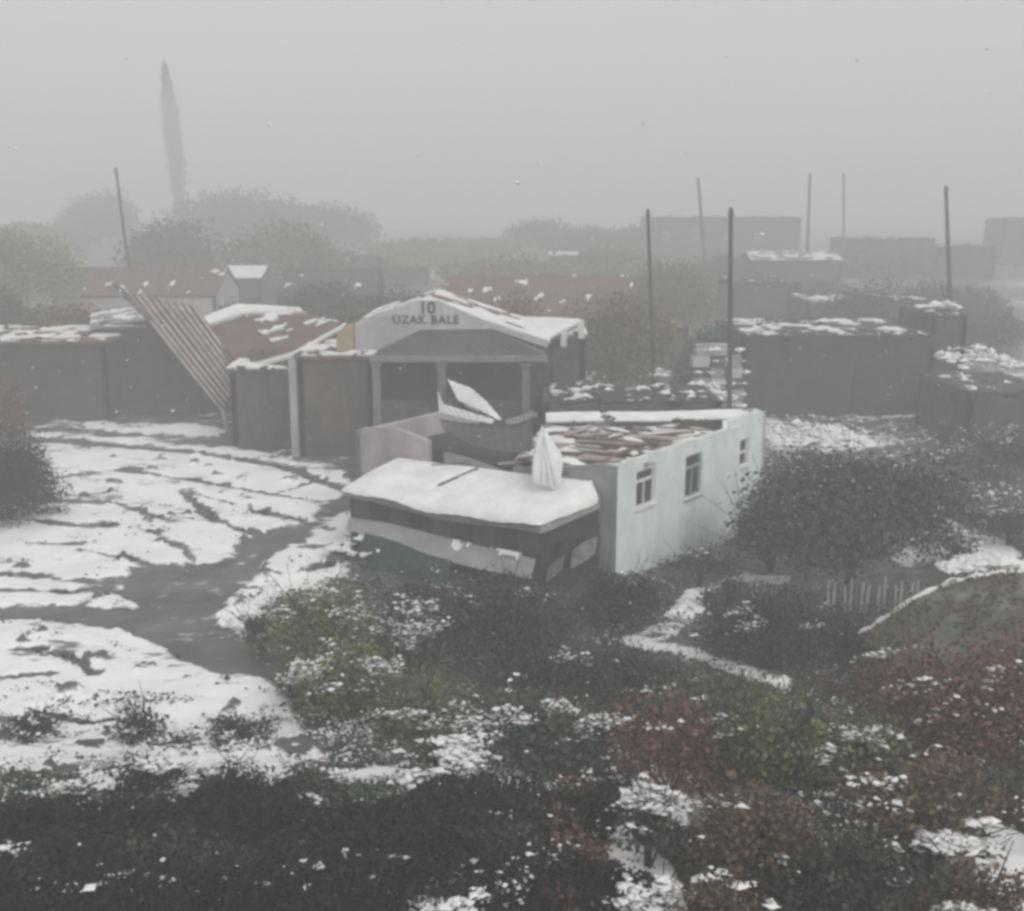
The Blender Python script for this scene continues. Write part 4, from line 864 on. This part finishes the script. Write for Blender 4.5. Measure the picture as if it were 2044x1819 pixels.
plant('snow_laden_shrub', 'low snow laden twigs at the foot of the tall snow laden clump', 'shrub', 1300, 1850, 150, 110, LC, .9, .9, lobes=12, leaf=.06, snowr=(.03, .10))
plant('twiggy_bramble', 'snowy twigs at the bottom centre', 'bramble', 900, 1880, 240, 110, LK, .8, .8, lobes=14, leaf=.06)
for k, (U_, V_b, w_, h_, lab, sn) in enumerate([
    (290, 1490, 120, 90, 'dark dry tuft in the snow field above the bank', .2), (60, 1480, 130, 60, 'low dark tuft at the left edge of the snow field', .15),
    (490, 1480, 170, 60, 'flat dark tuft right of the dry tuft', .2), (600, 1400, 100, 80, 'grey snowy tuft beside the road bend', .5),
    (300, 1600, 220, 80, 'long dark tuft just above the bank', .3), (470, 1590, 140, 80, 'dark tuft with snow at the field corner', .3),
    (520, 1300, 100, 90, 'grey roadside tuft left of the olive shrub', .6), (640, 1600, 160, 90, 'spotted snowy tuft below the olive shrubs', .5)]):
    plant('dry_tuft', lab, 'tuft', U_, V_b, w_, h_, LK if k < 6 else LC, sn, 1.0, lobes=10, leaf=.06)
# left side
plant('dark_cypress_bush', 'big dark bush with brown top standing at the left edge of the snow field', 'bush', 15, 1040, 215, 200, LK, .03, 2.2, lobes=20, leaf=.09, depth=.9)
plant('brown_creeper', 'brown leafed bush behind the big dark bush at the left edge', 'bush', 0, 905, 130, 190, LR, .05, 1.3, lobes=14, leaf=.1)
plant('far_green_tree', 'hazy yellow green tree at the far left edge', 'tree', 40, 690, 260, 250, LY, .03, 1.3, lobes=20, leaf=.16, trunk=.2)
# fog trees
def far_plant(name, label, U, Vt, Vb, y, wd, m_, shape='bush', lobes=24, leaf=.35, tr=.15, dens=3.0, depth=.7):
    y = far(y) if y < 140 else y*1.45
    zt = zat(Vt, y); x = xat(U, y, zt); zb = gz(x, y); H = (zt-zb)*ppm(y, zb); return plant(name, label, 'tree', U, Vb, wd, H, m_, 0, dens, leaf, lobes, depth, tr, shape, pos=(x, y))
pop = far_plant('poplar', 'tall narrow poplar fading in the fog at upper left', 346, 135, 0, 195, 34, LD, 'column', 30, .4, .12, 5.0, 1)
pop.rotation_euler = (0, -.05, 0)
for U_, Vt, y, w_, m_, lab in [(480, 372, 150, 360, LD, 'faint broad tree clump in the fog right of the poplar base'), (640, 398, 156, 240, LD, 'fainter tree clump in the fog above the grey roofed house'),
    (190, 372, 160, 170, LR, 'faint tree in the fog left of the leaning hazy pole'), (330, 430, 138, 220, LD, 'low faint tree clump in the fog below the poplar'),
    (560, 440, 138, 260, LB, 'low brownish clump in the fog before the broad tree clump'), (60, 440, 130, 240, LC, 'low grey clump in the fog behind the yellow green tree'),
    (850, 470, 120, 240, LM, 'low greenish clump in the fog right of the brownish clump'), (1080, 436, 150, 160, LD, 'low dark clump on the skyline between poplar and pole row'),
    (1260, 446, 140, 180, LC, 'grey clump on the skyline left of the far long block'), (1760, 500, 108, 220, LC, 'grey clump in front of the faint grey house in the fog'),
    (1010, 505, 100, 300, LO, 'hazy brown scrub belt above the rusty roof'), (1240, 490, 104, 240, LM, 'hazy green scrub belt left of the far pole'), (700, 500, 104, 260, LC, 'hazy grey scrub belt above the grey roofed house'),
    (1560, 500, 118, 260, LM, 'pale green clump below the far long block'), (1960, 520, 118, 220, LC, 'grey clump below the fog tower')]:
    far_plant('far_tree_clump', lab, U_, Vt, 0, y, w_, m_, leaf=.45, tr=0)
for k, (U_, Vt, y, w_, m_, lab) in enumerate([
    (120, 596, 73, 260, LO, 'dull brown scrub behind the dark long house at far left'), (20, 570, 73.5, 200, LC, 'grey green scrub at the far left edge above the dark long house'),
    (520, 590, 73, 240, LC, 'grey scrub between the slanting frame and the grey roofed house'), (680, 585, 73, 160, LB, 'brown scrub left of the lettered gable behind the red roof'),
    (1560, 600, 73, 240, LC, 'grey scrub on top of the bank behind the big dark house'), (1740, 560, 80, 260, LC, 'pale grey scrub behind the far ruin'), (1020, 560, 73.5, 220, LO, 'rusty brown scrub right behind the lettered gable'),
    (1900, 560, 86, 220, LC, 'hazy grey scrub around the foot of the right hand pole'), (1420, 640, 70, 150, LC, 'grey green thicket between the brown scrub and the pale rubble tower'),
    (960, 470, 120, 240, LY, 'hazy olive shrubs on the slope right of the green roof'), (1180, 450, 122, 180, LC, 'hazy grey green shrubs below the far low block'),
    (1340, 520, 84, 200, LO, 'brown thicket behind the slender leaning pole'), (1440, 500, 100, 160, LC, 'grey green thicket behind the tall central pole'),
    (1640, 560, 92, 160, LC, 'pale thicket right of the dark flat block'), (640, 560, 78, 200, LD, 'dark scrub in front of the grey roofed house'),
    (790, 560, 76, 220, LD, 'dark scrub directly left of the lettered gable'), (1230, 560, 73.9, 230, LO, 'brown scrub right of the rusty roof'), (1980, 620, 80, 160, LC, 'grey scrub right of the big dark house')]):
    far_plant('thicket', lab, U_, Vt, 0, y, w_, m_, leaf=.2, tr=.05, lobes=16)
plant('grey_scrub', 'grey scrub behind the round tree at the right', 'scrub', 1960, 960, 260, 130, LC, .25, 1.1, lobes=18, leaf=.1)
plant('grey_scrub', 'low grey scrub between the annex and the round tree', 'scrub', 1600, 960, 170, 70, LC, .4, 1.0, lobes=14, leaf=.1)
plant('grey_scrub', 'grey green scrub at the right edge above the snow bank', 'scrub', 2010, 1090, 190, 110, LC, .2, 1.1, lobes=16, leaf=.09)

# undergrowth that covers the bank and the garden: nobody could count it
def scatter(name, n_, zone, m, leaf, hmax, seed, blob=None):
    r_ = np.random.default_rng(seed); y = 13*np.exp(r_.random(n_*6)*math.log(zone[1]/13)); x = (r_.random(n_*6)-.5)*1.25*y
    z = ground(x, y); S_, R2 = snow_mask(x, y, z); d = y*CT+(CAMH-z)*ST; U_ = 1022+F*x/d; V_ = 909.5-F*(y*ST+(z-CAMH)*CT)/d
    k = zone[0](x, y, U_, V_, S_, R2); x, y, z = x[k][:n_], y[k][:n_], z[k][:n_]
    N_ = fbm(x*.9, y*.9, seed+3, 3); hh = hmax*np.clip((N_-.3)*2.2, .05, 1)
    P = np.stack([x, y, z+.03+hh*r_.random(len(x))], 1)
    if blob: o = mkq(name, blobs(len(P), lambda a, b: P, blob, .6, seed), 3, m)
    else:
        s_ = leaf*(.5+r_.random(len(P))); a = r_.normal(size=P.shape); a[:, 2] *= 1.2; a /= np.linalg.norm(a, axis=1)[:, None]
        b = np.cross(a, r_.normal(size=P.shape)); b /= np.linalg.norm(b, axis=1)[:, None]; a = a*s_[:, None]*.6; b = b*(s_*.3)[:, None]
        o = mkq(name, np.stack([P-a, P+b, P+a, P-b], 1).reshape(-1, 3), 4, m)
    return tag(o, kind='stuff')
right = lambda x, y, U, V, S, R: (R < .3) & (S < .45) & ((U > 560) | (V > 1560)) & (V > 1130)
bank = lambda x, y, U, V, S, R: (R < .3) & (S < .5) & (V > 1640-.03*U+70*(fbm(x*1.2, y, 12)-.5)) & (U < 1300)
scatter('undergrowth', 60000, (right, 36), LC, .10, .55, 1)
scatter('undergrowth', 50000, (lambda x, y, U, V, S, R: right(x, y, U, V, S, R) & (V > 1350) & (U > 1100), 30), LR, .09, .6, 2)
scatter('bank_undergrowth', 90000, (bank, 26), LK, .09, .8, 3)
scatter('snow_crumbs', 9000, (lambda x, y, U, V, S, R: right(x, y, U, V, S, R) & (U > 600) & (fbm(x*.8, y*1.2, 66, 4) > .60), 36), M['snow'], 0, .6, 4, (.012, .06))
scatter('soil_clods', 4200, (lambda x, y, U, V, S, R: (R < .3) & (U < 760) & (V > 900) & (V < 1640) & (fbm(x*.7, y*.9, 91, 4) > .6), 46), M['bark'], 0, .02, 5, (.03, .17))
scatter('field_litter', 26000, (lambda x, y, U, V, S, R: (R < .35) & (U < 760) & (V > 900) & (V < 1700) & (fbm(x*.8, y*1.4, 191, 4) > .60-.10*(V > 1380)), 46), LK, .10, .12, 15)
scatter('snow_crust', 14000, (lambda x, y, U, V, S, R: (R < .35) & (U < 1300) & (V > 1430) & (V < 1680) & (fbm(x*1.1, y*2.0, 55, 4) > .52), 30), M['snow'], 0, .35, 16, (.015, .07))
scatter('far_debris', 2500, (lambda x, y, U, V, S, R: (y > 46) & (U > 1100) & (V > 700), 75), M['snow'], 0, .35, 6, (.05, .22))

# ================================================================== picket fence
def fence(label, U0, V0, U1, V1, ht, n_, seed):
    r = random.Random(seed); x0, y0, _ = gp(U0, V0); x1, y1, _ = gp(U1, V1)
    e = empty('picket_fence', ((x0+x1)/2, (y0+y1)/2, gz((x0+x1)/2, (y0+y1)/2)), label, 'fence'); rz = math.atan2(y1-y0, x1-x0)
    for k in range(n_):
        f_ = k/(n_-1); x = x0+(x1-x0)*f_; y = y0+(y1-y0)*f_; z = gz(x, y); h = ht*r.uniform(.8, 1.1); g = G()
        g.box((x, y, z+h/2-.05), (.10, .035, h), rz, 0, r.uniform(-.08, .08)); g.obj('picket', M['picket'] if k % 3 else M['wood_grey'], e)
    for hh in (.35, .8):
        g = G(); nn = Vector((-math.sin(rz), math.cos(rz), 0))*.05
        g.tube([Vector((x0, y0, gz(x0, y0)+ht*hh))+nn, Vector((x1, y1, gz(x1, y1)+ht*hh))+nn], [.04, .04], 4); g.obj('rail', M['wood_grey'], e)
fence('weathered picket fence under the round tree', 1640, 1228, 1840, 1218, 1.15, 19, 1)
fence('short snowy picket fence left of the round tree', 1408, 1212, 1520, 1205, .9, 10, 2)
# ================================================================== arched roof at the right
ab = empty('earth_mound', (15, 27, 1), 'low mossy mound with a thin pale curved snowy edge at the right side', 'mound')
pf = [(1716, 1268), (1770, 1232), (1830, 1192), (1900, 1162), (1980, 1146), (2060, 1142), (2150, 1150), (2260, 1180)]
back = [Vector(D3(u, v, 27.5)) for u, v in pf]; front = [p+Vector((1.2, -4.6, 0)) for p in back]
V_ = []; nseg = 70
def spl(P, t): f_ = t*(len(P)-1); i = min(int(f_), len(P)-2); f2 = f_-i; return P[i].lerp(P[i+1], f2)
for j in range(25):
    for i in range(nseg+1):
        w_ = j/24; a_, b_ = spl(back, i/nseg), spl(front, i/nseg); b_.z = gz(b_.x, b_.y)-.15; p = a_.lerp(b_, w_); p.z += (a_.z-b_.z)*(.30*math.sin(math.pi*w_))+.16*(float(fbm(p.x*1.3, p.y*1.3, 6))-.5)*min(1, w_*6); V_.append(tuple(p))
F_ = [(j*(nseg+1)+i, (j+1)*(nseg+1)+i, (j+1)*(nseg+1)+i+1, j*(nseg+1)+i+1) for j in range(24) for i in range(nseg)]
n0 = len(V_)
for i in range(nseg+1): q3_ = spl(back, i/nseg); V_.append((q3_.x, q3_.y+.4, gz(q3_.x, q3_.y+.4)-.3))
F_ += [(i, i+1, n0+i+1, n0+i) for i in range(nseg)]
mk('turf_cover', V_, F_, M['membrane'], ab, True)
g = G(); g.tube([spl(back, i/nseg)+Vector((0, 0, .01+.02*math.sin(i*1.1))) for i in range(nseg+1)], [.075+.02*math.sin(i*.9) for i in range(nseg+1)], 6); g.obj('snowy_rim', M['snow'], ab)
rm2 = np.random.default_rng(8); Va = np.array(V_[:n0]); k_ = rm2.integers(0, n0, 14000); Pm = Va[k_]+rm2.normal(size=(14000, 3))*np.array([.1, .1, .05]); Pm = Pm[fbm(Pm[:, 0]*1.2, Pm[:, 1]*1.2, 9) > .40]
a_ = rm2.normal(size=Pm.shape); a_ *= .07/np.linalg.norm(a_, axis=1)[:, None]; b_ = np.cross(a_, rm2.normal(size=Pm.shape)); b_ *= .03/np.linalg.norm(b_, axis=1)[:, None]
mkq('turf_leaves', np.stack([Pm-a_, Pm+b_, Pm+a_, Pm-b_], 1).reshape(-1, 3), 4, LB, ab)['kind'] = 'stuff'
# ================================================================== falling snow
rr = np.random.default_rng(4)
def fl_(n_, r_):
    y = 9+36*r_.random(n_); return np.stack([(r_.random(n_)-.5)*1.1*y, y, 1+14*r_.random(n_)], 1)
o = mkq('falling_snow', blobs(1300, fl_, (.006, .024), 1.0, 8), 3, M['snow']); tag(o, kind='stuff')
